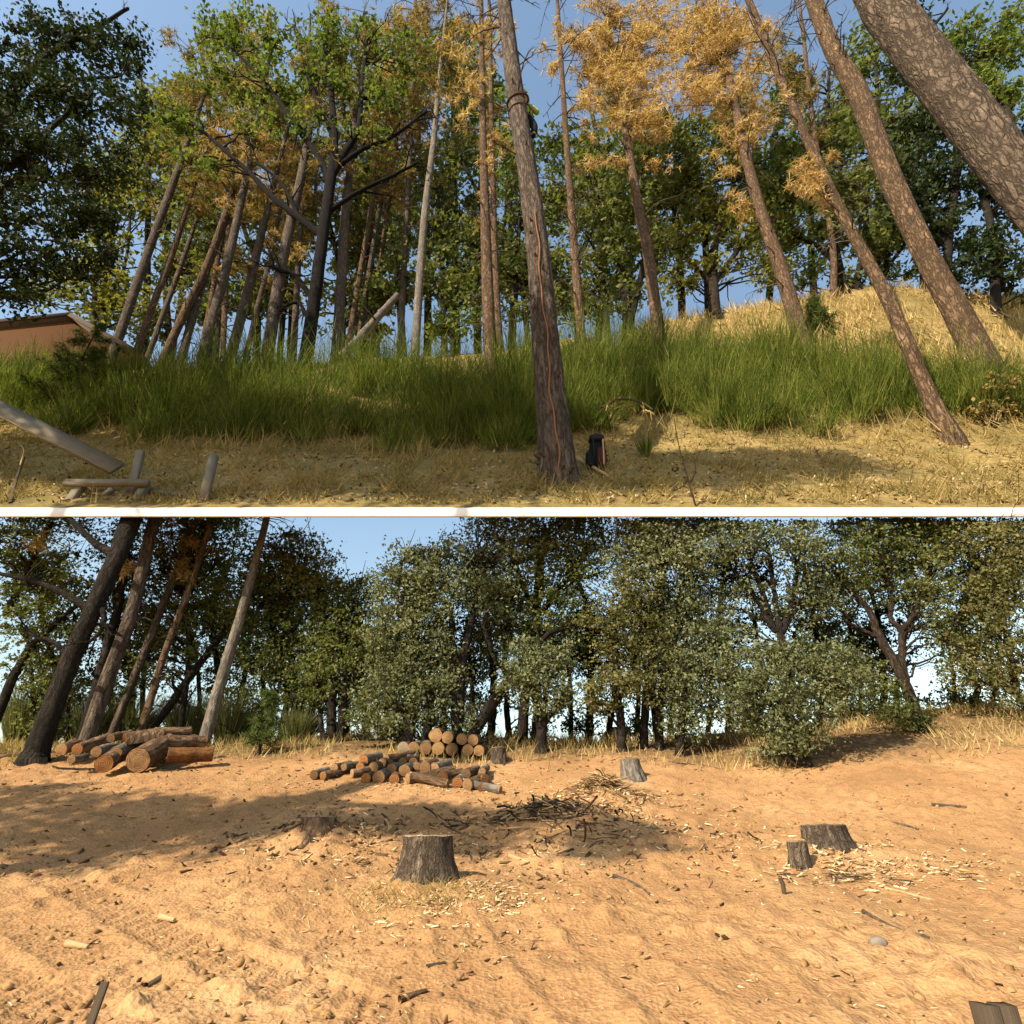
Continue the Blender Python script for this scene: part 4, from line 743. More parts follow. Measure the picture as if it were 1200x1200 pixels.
# ------------------------------------------------------------------ broom, grass and weeds
def visible_band(py0, py1, px):
    return hitU(px, py0), hitU(px, py1)
def broom():
    BB = MB(); n_sh = 0
    lowb = lambda px: np.interp(px, [-60, 100, 300, 420, 480, 560, 700, 1000, 1100, 1260], [496, 508, 515, 520, 528, 520, 500, 506, 488, 482])
    topb = lambda px: np.interp(px, [-60, 300, 600, 780, 850, 950, 1050, 1130, 1260], [450, 442, 440, 425, 428, 428, 440, 455, 470])
    for k in range(430):
        px = random.uniform(-60, 1260); f = random.random()**1.15
        lo_ = lowb(px)+34*(float(vn(px*.022, 3, 1))-.55); py = lo_+(topb(px)-lo_)*f+random.uniform(-4, 4)
        b = hitU(px, py); s = mpp(b)
        H = s*random.uniform(50, 92)*(.55+1.8*f if f < .25 else 1)*(.62+.85*float(vn(b[0]*.55, b[1]*.4, 2)))*(.7 if px < 140 else 1)*(.75 if px > 1060 else 1); n = 150
        an = rng.uniform(0, 6.283, n); rr = rng.uniform(0, 1, n)**.5
        base = b+np.stack([np.cos(an)*rr*.8, np.sin(an)*rr*.8, 0*an-.15], 1)
        ln = H*rng.uniform(.35, 1.1, n); out = .5*rr+rng.uniform(0, .15, n); ln = ln*(1-.42*rr*rr)
        tip = base+np.stack([np.cos(an)*out*ln, np.sin(an)*out*ln, ln], 1)+rng.normal(size=(n, 3))*.2
        strips(BB, base, tip, s*rng.uniform(.55, 1.25, n), bend=np.stack([np.cos(an)*.18*ln, np.sin(an)*.18*ln, -.10*ln], 1), seg=2)
        # fine side shoots
        m = 110; i = rng.integers(0, n, m); g = rng.uniform(.35, .95, m)[:, None]
        p = base[i]+(tip[i]-base[i])*g; q = p+(nrm(tip[i]-base[i])+rng.normal(size=(m, 3))*.3)*s*rng.uniform(8, 17, m)[:, None]
        strips(BB, p, q, s*.8, seg=1)
    o = BB.build('broom_thicket', M['broom'], smooth=False, attr=False); tag(o, 'tall green broom thicket growing across the upper hillside', 'broom thicket', kind='stuff')
broom()
def grassU():
    G = MB(); N = 26000
    px = rng.uniform(-40, 1240, N); pyv = rng.uniform(505, 594, N)
    # closed form on the smooth lower slope, then sit each tuft on the ground
    u = (px-600)/FPX; v = (600-pyv)/FPX; dy = CP-v*SP; dz = SP+v*CP
    Y = (ZE1-.03-1.05*D)/(dz/dy-1.05); k = (Y > D+.28) & (Y < 23); Y = Y[k]; X = (u[k]/dy[k])*Y
    keep = vn(X*1.3, Y*1.3, 3) > .30+.25*rng.uniform(0, 1, len(X)); X, Y = X[keep], Y[keep]
    b = np.stack([X, Y, zU(X, Y)-.03], 1); n = len(b)
    b = np.repeat(b, 2, 0)+rng.normal(size=(2*n, 3))*np.array([.08, .08, 0]); n *= 2
    h = rng.uniform(.08, .26, n)*(1+.9*(vn(b[:, 0]*.9, b[:, 1]*.9, 8) > .55)); an = rng.uniform(0, 6.28, n); l = rng.uniform(.3, 1.5, n)
    tip = b+np.stack([np.cos(an)*l*h, np.sin(an)*l*h, h], 1)
    strips(G, b, tip, rng.uniform(.02, .05, n), seg=1)
    o = G.build('dry_grass', M['dryU'], smooth=False, attr=False); tag(o, 'short dry grass on the mown strip above the kerb', 'dry grass', kind='stuff')
    G = MB(); N = 9000                    # knee high straw on the knoll
    X = rng.uniform(8, 46, N); Y = rng.uniform(24, 35, N); k = (X/Y > .28) & (vn(X*.6, Y*.6, 4) > .3); X, Y = X[k], Y[k]
    b = np.stack([X, Y, zU(X, Y)-.05], 1); b = np.repeat(b, 2, 0)+rng.normal(size=(2*len(b), 3))*np.array([.25, .25, 0]); n = len(b)
    h = rng.uniform(.4, 1.1, n); an = rng.uniform(0, 6.28, n); l = rng.uniform(.1, .8, n)
    strips(G, b, b+np.stack([np.cos(an)*l*h, np.sin(an)*l*h, h], 1), rng.uniform(.05, .11, n), seg=1)
    # yellow weeds along the foot of the broom
    px = rng.uniform(-40, 1240, 2600); W = []
    for x in px[:300]:
        p = hitU(x, np.interp(x, [0, 300, 480, 700, 1000, 1200], [508, 520, 530, 505, 512, 500])+random.uniform(-22, 14)); W.append(p)
    W = np.array(W); W = np.repeat(W, 12, 0); W = W+rng.normal(size=(len(W), 3))*np.array([.3, .3, 0]); n = len(W)
    h = rng.uniform(.3, 1.1, n); l = rng.uniform(.1, .8, n); an = rng.uniform(0, 6.28, n)
    G2 = MB(); strips(G2, W, W+np.stack([np.cos(an)*l*h, np.sin(an)*l*h, h], 1), rng.uniform(.03, .06, n), seg=1)
    tag(G2.build('weeds', M['dryU'], smooth=False, attr=False), 'olive dry weeds along the foot of the broom thicket', 'weeds', kind='stuff')
    o = G.build('straw', M['dry'], smooth=False, attr=False); tag(o, 'golden straw on the sunlit knoll', 'dry grass', kind='stuff')
grassU()
def chips_at(mb, c, ln, wd, th, tilt=.25, lift=.3):
    n = len(c); an = rng.uniform(0, 6.283, n)
    ax = nrm(np.stack([np.cos(an), np.sin(an), rng.normal(size=n)*tilt], 1)); up = nrm(np.array([0, 0, 1.])+rng.normal(size=(n, 3))*tilt)
    ay = nrm(np.cross(up, ax)); az = np.cross(ax, ay); V = []
    for sx, sy, sz in itertools.product((-1, 1), (-1, 1), (-1, 1)):
        tp = rng.uniform(.5, 1.1, n)
        V.append(c+az*(th*lift)[:, None]+ax*(sx*ln*.5*rng.uniform(.8, 1.1, n))[:, None]+ay*(sy*wd*.5*tp)[:, None]+az*(sz*th*.5)[:, None])
    V = np.stack(V, 1); o = (np.arange(n)*8)[:, None]
    Q = np.concatenate([o+np.array(f)[None, :] for f in ((0, 1, 3, 2), (4, 6, 7, 5), (0, 4, 5, 1), (2, 3, 7, 6), (0, 2, 6, 4), (1, 5, 7, 3))])
    mb.add(V.reshape(-1, 3), quads=Q)
def litterU():
    m = MB(); N = 2600
    px = rng.uniform(-20, 1220, N); pyv = rng.uniform(515, 594, N); u = (px-600)/FPX; v = (600-pyv)/FPX; dy = CP-v*SP; dz = SP+v*CP
    Y = (ZE1-.03-1.05*D)/(dz/dy-1.05); X = u/dy*Y; k = (Y > D+.3) & (Y < 22.5); X, Y = X[k], Y[k]; n = len(X)
    c = np.stack([X, Y, zU(X, Y)+.05], 1); chips_at(m, c, rng.uniform(.05, .22, n), rng.uniform(.04, .10, n), rng.uniform(.01, .02, n), .7)
    o = m.build('leaf_litter', M['litter'], smooth=False, attr=False); tag(o, 'fallen leaves and twigs scattered on the mown strip', 'leaf litter', kind='stuff')
litterU()
def lower_debris():
    m = MB()
    def scatter(n, fx, fy, lo, hi, w0=.3, tilt=.3, mm=m):
        x, y = fx(n), fy(n); k = (y > 2) & (y < 16) & (np.abs(x) < 1.0*(y+1.5)); x, y = x[k], y[k]; n = len(x)
        L = rng.uniform(lo, hi, n)**1.0; chips_at(mm, np.stack([x, y, zL(x, y)+.005], 1), L, L*rng.uniform(.12, w0, n), L*rng.uniform(.06, .14, n), tilt)
    g = lambda c, s: (lambda n: c+rng.normal(size=n)*s)
    uy = lambda a, b: (lambda n: np.exp(rng.uniform(math.log(a), math.log(b), n)))
    scatter(4200, lambda n: rng.uniform(-12, 12, n), uy(3, 13), .012, .06)
    scatter(420, g(ST1[0]+.5, .55), g(ST1[1]-.7, .5), .03, .11); scatter(500, g(ST1[0]+.1, .45), g(ST1[1]-.55, .3), .03, .09)
    scatter(900, g(ST2[0]+.1, .8), g(ST2[1]-.6, .55), .03, .13); scatter(450, g(CHP[0]+.2, .7), g(CHP[1]-.1, .6), .04, .14)
    scatter(700, g(BR[0], 1.3), g(BR[1], .8), .04, .13); scatter(260, g(ROOT[0], .6), g(ROOT[1]-.2, .5), .03, .12)
    c3 = hitL(480, 915); scatter(420, g(c3[0], 1.6), g(c3[1]-.2, .3), .03, .12)
    m.build('wood_chips', M['chips'], smooth=False, attr=False); o = bpy.data.objects['wood_chips']; tag(o, 'pale wood chips strewn over the dirt clearing', 'wood chips', kind='stuff')
    b = MB(); scatter(3200, lambda n: rng.uniform(-12, 12, n), uy(2.8, 14), .012, .085, .6, .5, b); scatter(500, g(BR[0], 1.4), g(BR[1]-.1, .9), .05, .2, .3, .5, b); scatter(200, g(ROOT[0], .7), g(ROOT[1], .5), .05, .2, .5, .6, b)
    scatter(500, lambda n: rng.uniform(-11, 1, n), lambda n: rng.uniform(8, 13.5, n), .03, .13, .5, .5, b); scatter(900, lambda n: rng.uniform(-14, 15, n), lambda n: rng.uniform(13.2, 16, n), .04, .14, .5, .5, b)
    o = b.build('bark_bits', M['bits'], smooth=False, attr=False); tag(o, 'dark bark bits and twigs scattered over the dirt', 'bark bits', kind='stuff')
    c = MB(); n = 7500; x = rng.uniform(-10, 10, n); y = np.exp(rng.uniform(math.log(2.6), math.log(12), n)); k = (np.abs(x) < .95*(y+1.2)) & (vn(x*.9, y*.9, 2) > .38); x, y = x[k], y[k]
    z = zL(x, y); ico = np.array([[0, 0, 1], [.9, 0, .45], [.28, .85, .45], [-.72, .53, .45], [-.72, -.53, .45], [.28, -.85, .45], [.72, .53, -.45], [-.28, .85, -.45], [-.9, 0, -.45], [-.28, -.85, -.45], [.72, -.53, -.45], [0, 0, -1]])
    tr = np.array([(0, i, i % 5+1) for i in range(1, 6)]+[(11, i % 5+6, i) for i in range(6, 11)][:0]+[(1, 6, 2), (2, 7, 3), (3, 8, 4), (4, 9, 5), (5, 10, 1), (6, 7, 2), (7, 8, 3), (8, 9, 4), (9, 10, 5), (10, 6, 1)])
    r = rng.uniform(.15, 1, len(x))**3.2*.042*(.6+.08*y)+.004
    V = ico[None]*r[:, None, None]*rng.uniform(.6, 1.3, (len(x), 12, 1))*np.array([1, 1, .7])+np.stack([x, y, z], 1)[:, None]
    c.add(V.reshape(-1, 3), tris=(tr[None]+(np.arange(len(x))*12)[:, None, None]).reshape(-1, 3))
    o = c.build('dirt_clods', M['clod'], smooth=False, attr=False); tag(o, 'small orange dirt clods lying on the clearing', 'dirt clods', kind='stuff')
    G = MB(); n = 8000; x = rng.uniform(-15, 16, n); y = 13.3+rng.uniform(0, 1, n)**.8*5; y = y-1.1*sm((x-2)/3.5); k = (vn(x*.8, y*.8, 6) > .42) & (y > 14.2-1.1*sm((x-2)/3.5)-.35*((x > 3)*1.)-1.0*(vn(x*.5, 0*x, 3) > .6)); x, y = x[k], y[k]
    b = np.repeat(np.stack([x, y, zL(x, y)-.02], 1), 2, 0); n = len(b); b += rng.normal(size=(n, 3))*np.array([.1, .1, 0])
    h = rng.uniform(.08, .34, n); an = rng.uniform(0, 6.28, n); l = rng.uniform(.1, .9, n); strips(G, b, b+np.stack([np.cos(an)*l*h, np.sin(an)*l*h, h], 1), rng.uniform(.012, .03, n), seg=1)
    p = np.stack([g(ST1[0]-.05, .35)(900), g(ST1[1]-.55, .22)(900)], 1); b = np.stack([p[:, 0], p[:, 1], zL(p[:, 0], p[:, 1])], 1); h = rng.uniform(.03, .11, 900); an = rng.uniform(0, 6.28, 900)
    strips(G, b, b+np.stack([np.cos(an)*h*1.3, np.sin(an)*h*1.3, h], 1), .008, seg=1)
    o = G.build('dry_weeds', M['dry'], smooth=False, attr=False); tag(o, 'dry weeds along the crest under the lower oaks', 'dry weeds', kind='stuff')
lower_debris()
def broom_shrubs():
    spots = [(30, 872, 58, 'dusty broom shrub at the left edge behind the dark oak'), (88, 866, 56, 'dusty broom shrub between the dark oak and the furrowed pine'), (140, 862, 54, 'dusty broom shrub right of the furrowed pine, behind the log heap'),
             (205, 862, 56, 'dusty broom shrub right of the slender reddish pine'), (258, 872, 60, 'broad dusty broom shrub at the foot of the pale dying pine'), (340, 872, 36, 'small dusty broom shrub right of the lone conifer sapling'), (8, 868, 66, 'tall dusty broom shrub cut by the left edge of the picture')]
    for k, (px, py, h, lab) in enumerate(spots):
        b = hitL(px, py); b[1] += .5; b[2] = float(zL(b[0], b[1])); s = mpp(b); n = 900; m = MB()
        t = thing('broom_shrub', lab, 'shrub', b, 'broom shrubs behind the log heap')
        an = rng.uniform(0, 6.283, n); rr = rng.uniform(0, 1, n)**.5; base = b+np.stack([np.cos(an)*rr*14*s, np.sin(an)*rr*10*s, 0*an-.05], 1)
        ln = h*s*rng.uniform(.5, 1.15, n); tip = base+np.stack([np.cos(an)*.35*rr*ln, np.sin(an)*.35*rr*ln, ln], 1)+rng.normal(size=(n, 3))*3*s
        strips(m, base, tip, s*rng.uniform(.8, 1.6, n), bend=np.stack([np.cos(an)*.15*ln, np.sin(an)*.15*ln, -.1*ln], 1), seg=2)
        i = rng.integers(0, n, 800); g = rng.uniform(.35, .95, 800)[:, None]; p = base[i]+(tip[i]-base[i])*g
        strips(m, p, p+(nrm(tip[i]-base[i])+rng.normal(size=(800, 3))*.35)*s*rng.uniform(5, 11, 800)[:, None], s*.9, seg=1)
        tag(m.build('stems', M['broomL'], t, smooth=False, attr=False), kind='stuff')
broom_shrubs()

# ------------------------------------------------------------------ logs
def log(label, A, B, r, mat='log', cut='cut', group=None, taper=.95, flat=0.0):
    A = np.asarray(A, float); B = np.asarray(B, float); t = thing('log', label, 'log', (A+B)/2-np.array([0, 0, r]), group)
    m = MB(); q = A+(B-A)*np.linspace(0, 1, 7)[:, None]; q[1:-1] += rng.normal(size=(5, 3))*r*.05; sd = rng.uniform(0, 99)
    tube(m, q, np.linspace(r, r*taper, 7), 18, cap=False, bump=.10, freq=1.6/r*.5, seed=sd); m.build('bark', M[mat], t)
    for e, (c, d, rr) in enumerate(((A, nrm(A-B), r), (B, nrm(B-A), r*taper))):
        m = MB(); th = np.arange(18)*2*math.pi/18; ref = np.array([0, 0, 1.]); s = nrm(np.cross(d, ref)); u = np.cross(s, d)
        rd = rr*(1.0+rng.normal(size=18)*.02); off = rng.normal(size=2)*r*.1
        V = [c+d*.012+(s*math.cos(a)+u*math.sin(a))*k*.985 for a, k in zip(th, rd)]; L = [(math.cos(a)*k-off[0], math.sin(a)*k-off[1], 0) for a, k in zip(th, rd)]
        V2 = [c-d*.02+(s*math.cos(a)+u*math.sin(a))*k*.985 for a, k in zip(th, rd)]
        V.append(c+d*.014); L.append((-off[0], -off[1], 0)); m.add(V, tris=[(a, (a+1) % 18, 18) for a in range(18)], attr=L)
        m.add(V[:18]+V2, quads=[(a, 18+a, 18+(a+1) % 18, (a+1) % 18) for a in range(18)], attr=L[:18]*2)
        m.build('cut_end', M[cut], t, smooth=False)
ORD = ['first', 'second', 'third', 'fourth', 'fifth', 'sixth', 'seventh', 'eighth', 'ninth', 'tenth', 'eleventh', 'twelfth', 'thirteenth', 'fourteenth', 'fifteenth', 'sixteenth']
def log_piles():
    base = hitL(520, 891); Y = base[1]
    row = [(472, 882, 6.6), (484, 882, 6.8), (498, 882, 7.5), (513, 883, 7.5), (529, 884, 7), (548, 884, 6.6), (561, 884, 6.3)]
    for k, (x, y, r) in enumerate(row):
        a = P(x, y, Y); r *= mpp(a); a[2] = float(zL(a[0], Y+.6))+r*.95-.12
        log(f'bottom row log of the high back stack, {ORD[k]} from the left', a, a+np.array([random.uniform(-.08, .08), 1.3*random.uniform(.85, 1.1), .2]), r, 'pine_pale' if k % 3 else 'log', 'cut_grey' if k == 0 else 'cut', 'logs of the high back stack')
        row[k] = (x, a, r)
    for k, (x, y, r, j) in enumerate([(510, 869, 8, 2), (524, 870, 7, 3), (541, 870, 6.4, 4), (554, 871, 6.4, 5)]):
        a = P(x, y, Y); r *= mpp(a); a[2] = max(row[j][1][2], row[j+1][1][2])+r*1.72
        log(f'top row log of the high back stack, {ORD[k]} from the left', a, a+np.array([random.uniform(-.1, .1), 1.3*random.uniform(.85, 1.1), .2]), r, 'pine_pale' if k > 1 else 'log', 'cut', 'logs of the high back stack')
    Lw = [(368, 908, 5, .1, 0), (379, 909, 5, .5, 1), (392, 900, 4.6, .2, 0), (403, 899, 4.2, .3, 0), (413, 906, 4.5, .9, 0), (422, 899, 5, .1, 1), (429, 912, 5.8, .1, 1), (444, 911, 7.5, .05, 0), (438, 899, 6, .3, 0), (448, 894, 5, .3, 0), (459, 901, 6, .4, 0), (474, 903, 6.8, .05, 0), (462, 913, 6, -.1, 1),
          (478, 914, 6, 1.0, 0), (498, 899, 7, .2, 0), (509, 900, 6, .3, 0), (518, 911, 7, .1, 1), (495, 914, 5, .9, 2), (524, 923, 5, -1.3, 0), (536, 917, 6.6, .1, 1), (548, 921, 7, .5, 0), (546, 907, 6, .25, 0), (565, 904, 4.2, .1, 0), (568, 914, 5.2, -.2, 1), (565, 925, 5, .0, 1), (586, 928, 4.6, -1.1, 0), (472, 893, 5, .2, 0), (484, 893, 5, -.3, 0), (426, 891, 6, .2, 1), (453, 889, 4.4, .5, 0), (489, 898, 4.4, -.3, 0)]
    Lw.sort(key=lambda q: q[0]); yb = lambda x: np.interp(x, [360, 430, 500, 530, 600], [916, 919, 919, 925, 932])
    for k, (x, y, r, an, c) in enumerate(Lw):
        g = hitL(x, yb(x)); up = yb(x)-r-y; a = P(x, y, g[1]+max(0, up)*.028); r *= mpp(a)
        a[2] = max(a[2], float(zL(a[0], a[1]))+r*.9)
        ln = random.uniform(.6, .95); d = np.array([math.sin(an)*1.0, math.cos(an), .22])*ln; n_ = ORD[k] if k < 16 else ORD[len(Lw)-1-k]; end = 'left' if k < 16 else 'right'
        tone = ('pale', 'orange', 'grey')[c]; lvl = 'on top' if up > 7 else 'at ground level'
        log(f'{tone} ended log {lvl}, {n_} from the {end} end of the front jumble', a, a+d, r, 'pine_pale' if k % 3 == 0 else 'log', ('cut', 'cut_orange', 'cut_grey')[c], 'logs of the long front jumble')
    H = [('biggest log of the left heap, its broad sawn end facing out', (162, 891, 14), (196, 872), 12.9, 13.9, 'log', 'cut'), ('half sunk log in front of the left heap with an orange end', (122, 895, 10), (140, 884), 12.7, 13.6, 'log', 'cut_orange'),
         ('mid sized log atop the left heap pointing up to the right', (136, 882, 7.2), (166, 867), 13.1, 14.0, 'pine_pale', 'cut'), ('long dark ended log slanting up at the left of the left heap', (91, 878, 6.5), (128, 865), 13.3, 14.3, 'log', 'cut_orange'),
         ('pale short log between the two dark ones in the left heap', (113, 881, 6), (132, 876), 13.0, 13.6, 'pine_pale', 'cut'), ('upper log lying lengthwise at the right of the left heap', (197, 869, 7.2), (240, 869), 13.7, 14.2, 'log', 'cut_orange'),
         ('barkless orange log on the ground at the right end of the left heap', (197, 885, 8.5), (249, 884), 13.2, 13.6, 'cut_orange', 'cut_orange'), ('stubby log nearest the dark leaning oak', (72, 878, 6.5), (92, 872), 13.7, 14.3, 'log', 'cut'),
         ('topmost back log of the left heap, in shade', (182, 859, 6.5), (222, 858), 14.2, 14.7, 'log', 'cut_grey'), ('slim log behind the slanting one in the left heap', (130, 865, 5), (152, 860), 13.9, 14.5, 'log', 'cut'),
         ('pale broken log end low at the left of the left heap', (84, 890, 4.5), (100, 888), 12.9, 13.4, 'pine_pale', 'cut'), ('dark log buried at the middle of the left heap', (150, 878, 8), (178, 880), 13.6, 14.3, 'log', 'cut_grey'), ('dark log under the upper right log of the left heap', (170, 872, 8), (205, 878), 13.9, 14.3, 'log', 'cut_grey')]
    for lab, (x, y, r), (x2, y2), Ya, Yb, mt, ct in H:
        a = P(x, y, Ya); b = P(x2, y2, Yb); r *= mpp(a)
        for q in (a, b): q[2] = max(q[2], float(zL(q[0], q[1]))+r*.55)
        log(lab, a, b, r, mt, ct, 'logs of the left heap')
    # split wedge: half a log showing its flat sawn faces
    t = thing('split_log', 'large split half log with bright orange flat faces on the left heap', 'log', P(160, 870, 13.6)); m = MB()
    a = P(146, 872, 13.4); ax = nrm(P(184, 866, 13.8)-a); up = np.array([0, -.25, 1.]); sd = nrm(np.cross(ax, up)); up = np.cross(sd, ax); s = mpp(a); V = []; n = 8
    for e in (0, 38*s):
        for k in range(n+1): th = math.pi*k/n; V.append(a+ax*e-sd*math.cos(th)*13*s+up*math.sin(th)*13*s)
    V = np.array(V); m.add(V, quads=[(k, k+1, n+2+k, n+1+k) for k in range(n)]); m.build('bark', M['log'], t)
    m = MB(); m.add(np.vstack([V-ax*.004, V+ax*.004]), quads=[(0, n+1, 2*n+1, n)], tris=[(0, k+1, k) for k in range(1, n)]+[(3*n+3, 3*n+3+k, 3*n+4+k) for k in range(1, n)]); m.build('split_face', M['cut_orange'], t, smooth=False)
log_piles()

# ------------------------------------------------------------------ stumps, brush, sticks
def stump(label, b, rt, rb, h, mat, cut, lean=(0, 0), seed=0, root=.12):
    t = thing('stump', label, 'stump', b); n = 44; m = MB(); rings = [(-.25, 1.12), (-.02, 1.04), (.10, .98)]; prof = []
    zs = np.array([-.35, -.05, .08, .2, .35, .5, .65, .8, .92, 1.0])*h; f = np.clip(1-zs/h, 0, 1.3); rad = rt+(rb-rt)*f**1.8
    th = np.arange(n)*2*math.pi/n; V = []; A = []
    for z, r in zip(zs, rad):
        rg = vn(np.cos(th)*5+seed, np.sin(th)*5, z/h*1.2); k = 1+.16*(1-np.abs(rg*2-1)*1.6)*.8+.05*vn(np.cos(th)*14+seed, np.sin(th)*14, z*9)-.04
        k += root*np.maximum(0, 1-z/h*2.2)*np.maximum(0, np.sin(th*5+seed))**2
        top = h if z >= h*.99 else z
        zz = z+(.05*h*(vn(np.cos(th)*3+seed, np.sin(th)*3, 9)-.5) if z >= h*.99 else 0)
        V.append(np.stack([np.cos(th)*r*k+lean[0]*z, np.sin(th)*r*k+lean[1]*z, 0*th+zz], 1)); A.append(np.stack([np.cos(th)*r, np.sin(th)*r, 0*th+z], 1))
    V = np.array(V); A = np.array(A); R_ = len(zs); i = np.arange(R_-1)[:, None]*n; j = np.arange(n)[None]; k = (j+1) % n
    m.add(V.reshape(-1, 3)+b, quads=np.stack([i+j, i+k, i+n+k, i+n+j], -1).reshape(-1, 4), attr=A.reshape(-1, 3)); m.build('bark', M[mat], t)
    m = MB(); e = V[-1]; c = e.mean(0); r1 = c+(e-c)*.93+np.array([0, 0, .012]); m.add(np.vstack([e, r1, [c+np.array([0, 0, .015])]])+b, quads=[(a, (a+1) % n, n+(a+1) % n, n+a) for a in range(n)], tris=[(n+a, n+(a+1) % n, 2*n) for a in range(n)], attr=np.vstack([e-c, r1-c, [[0, 0, 0]]])*np.array([1, 1, 0])); m.build('cut_top', M[cut], t)
    return t
M['stump'] = bark('stump_bark', (.035, .026, .020), (.17, .125, .09), (.33, .26, .19), 16, 3.5, .05)
for lab, b, wt, wb, hp, mt, ct, ln, sd in [('largest foreground stump with deeply ridged bark, in the middle of the dirt', ST1, 56, 76, 52, 'stump', 'cut_grey', (-.03, .06), 3), ('broad low pale stump at right beside a small twin', ST2, 48, 62, 30, 'stump', 'cut_grey', (-.12, .05), 11), ('small narrow stump leaning against the broad one at right', hitL(938, 1014), 21, 24, 24, 'stump', 'cut_grey', (.1, .1), 19), ('small grey stump behind the mound of pale chips', ST3, 21, 29, 20, 'pine_pale', 'cut_grey', (-.1, 0), 27), ('small stump right of the log stacks', ST4, 16, 19, 15, 'stump', 'cut_grey', (-.08, 0), 31)]:
    s = mpp(b); stump(lab, b, wt*.5*s, wb*.5*s, hp*s*1.0, mt, ct, ln, sd)
t = stump('ragged dark root stump in the shade at left', ROOT, 19*mpp(ROOT), 30*mpp(ROOT), 24*mpp(ROOT), 'log', 'cut_grey', (-.1, .1), 41, .25)
for k in range(5):
    m = MB(); an = random.uniform(-.3, 3.4); s = mpp(ROOT); a = ROOT+np.array([0, 0, 12*s]); e = a+np.array([math.cos(an)*40*s, -abs(math.sin(an))*16*s, random.uniform(-8, 6)*s]); tube(m, spline([a, (a+e)/2+np.array([0, 0, 8*s]), e], 7), np.linspace(4*s, .8*s, 7), 8, bump=.3, freq=12); m.build('root', M['log'], t)
def sticks(name, label, cat, c, n, rx, ry, hz, l0, l1, mats, seed, r=(.010, .022), flat=.25):
    t = thing(name, label, cat, c); protos = []
    for k in range(10):
        m = MB(); q = spline([(-.5, 0, 0), (-.2, random.uniform(-.08, .08), random.uniform(-.04, .08)), (.2, random.uniform(-.08, .08), random.uniform(-.04, .06)), (.5, random.uniform(-.1, .1), 0)], 6)
        tube(m, q, np.linspace(.024, .010, 6)*random.uniform(.6, 1.4), 5, bump=.2, freq=40); protos.append(m)
    for k in range(n):
        L = random.uniform(l0, l1)*random.uniform(.6, 1); an = random.gauss(0, .7)+(0 if random.random() < .6 else math.pi/2); d = abs(random.gauss(0, .55)); ph = random.uniform(0, 6.283)
        x = c[0]+math.cos(ph)*d*rx; y = c[1]+math.sin(ph)*d*ry
        if k < 10: o = protos[k].build('stick', M[random.choice(mats)], t, smooth=True); 
        else:
            o = bpy.data.objects.new('stick', SM[name+str(k % 10)]); COL.objects.link(o); o.parent = t
        if k < 10: SM[name+str(k)] = o.data
        o.location = Vector((x, y, float(zL(x, y))+random.uniform(.0, hz)*max(0, 1-d)))-t.location
        o.rotation_euler = (random.uniform(-1, 1), random.gauss(0, flat), an); o.scale = (L, L*.8, L*.8)
SM = {}
sticks('brush_pile', 'dark flattened brush pile in the shade at the centre of the clearing', 'brush pile', BR+np.array([0, .2, 0]), 300, 1.7, .85, .07, .25, .95, ['log', 'stump', 'stick', 'stick'], 1)
sticks('chip_mound', 'pale mound of split wood strips in front of the small grey stump', 'wood pile', CHP+np.array([0, .1, 0]), 230, 1.0, .5, .2, .22, .75, ['stick', 'stick', 'cut', 'stick'], 2)
sticks('stick_scatter', 'low tangle of pale splinters around the broad low stump', 'wood pile', hitL(985, 1030), 90, 1.3, .5, .05, .12, .45, ['stick', 'stick', 'stump'], 3, flat=.12)
def loose(label, pts, r, mat, name='stick', cat='stick', lift=.6):
    q = []
    for (x, y) in pts: g = hitL(x, y); q.append(g+np.array([0, 0, r*lift]))
    m = MB(); tube(m, spline(q, 8), np.linspace(r, r*.55, 8), 7, bump=.25, freq=20); o = m.build(name, M[mat], loc=np.mean(q, 0)); tag(o, label, cat)
for lab, pts, r, mt in [('long thin branch on the sunlit dirt below the broad low stump', [(1012, 1070), (1050, 1090), (1090, 1101)], .018, 'twig'), ('pale split stick right of the broad low stump', [(1038, 1043), (1068, 1050), (1092, 1056)], .018, 'stick'),
                    ('pale stick in front of the dark brush pile', [(597, 1005), (620, 1013)], .03, 'stick'), ('curved bark strip just right of the dark brush pile', [(720, 1028), (745, 1038), (762, 1050)], .02, 'twig'), ('short pale block of split wood left of the root stump', [(187, 1077), (204, 1081)], .03, 'stick'),
                    ('pale splinter lying beside the tyre tread at left', [(77, 1109), (102, 1113)], .03, 'stick'), ('crossed splinter in the lower left foreground', [(170, 1158), (200, 1138)], .018, 'stick'), ('dark splinter crossing the pale one in the lower left', [(172, 1157), (202, 1135)], .012, 'twig'),
                    ('brown bark sliver in the lower middle foreground', [(468, 1175), (500, 1164)], .022, 'log'), ('dark sliver right below the largest stump', [(500, 1136), (522, 1130)], .016, 'twig'), ('thin bent stick at the bottom centre', [(530, 1175), (556, 1178)], .012, 'log'), ('long straight twig behind the small grey stump', [(660, 884), (780, 893), (850, 902)], .02, 'log'),
                    ('dead branch on the dirt near the right edge', [(1036, 964), (1060, 968), (1077, 973)], .02, 'twig'), ('forked dead branch near the right edge, above the dirt track', [(1092, 944), (1120, 946), (1138, 948)], .025, 'twig'), ('pale stick standing in the front jumble of logs', [(416, 909), (421, 903)], .02, 'stick'), ('dark branch lying at the foot of the dark leaning oak', [(0, 872), (20, 880), (60, 900), (120, 902)], .03, 'oak_brown')]:
    loose(lab, pts, r, mt)
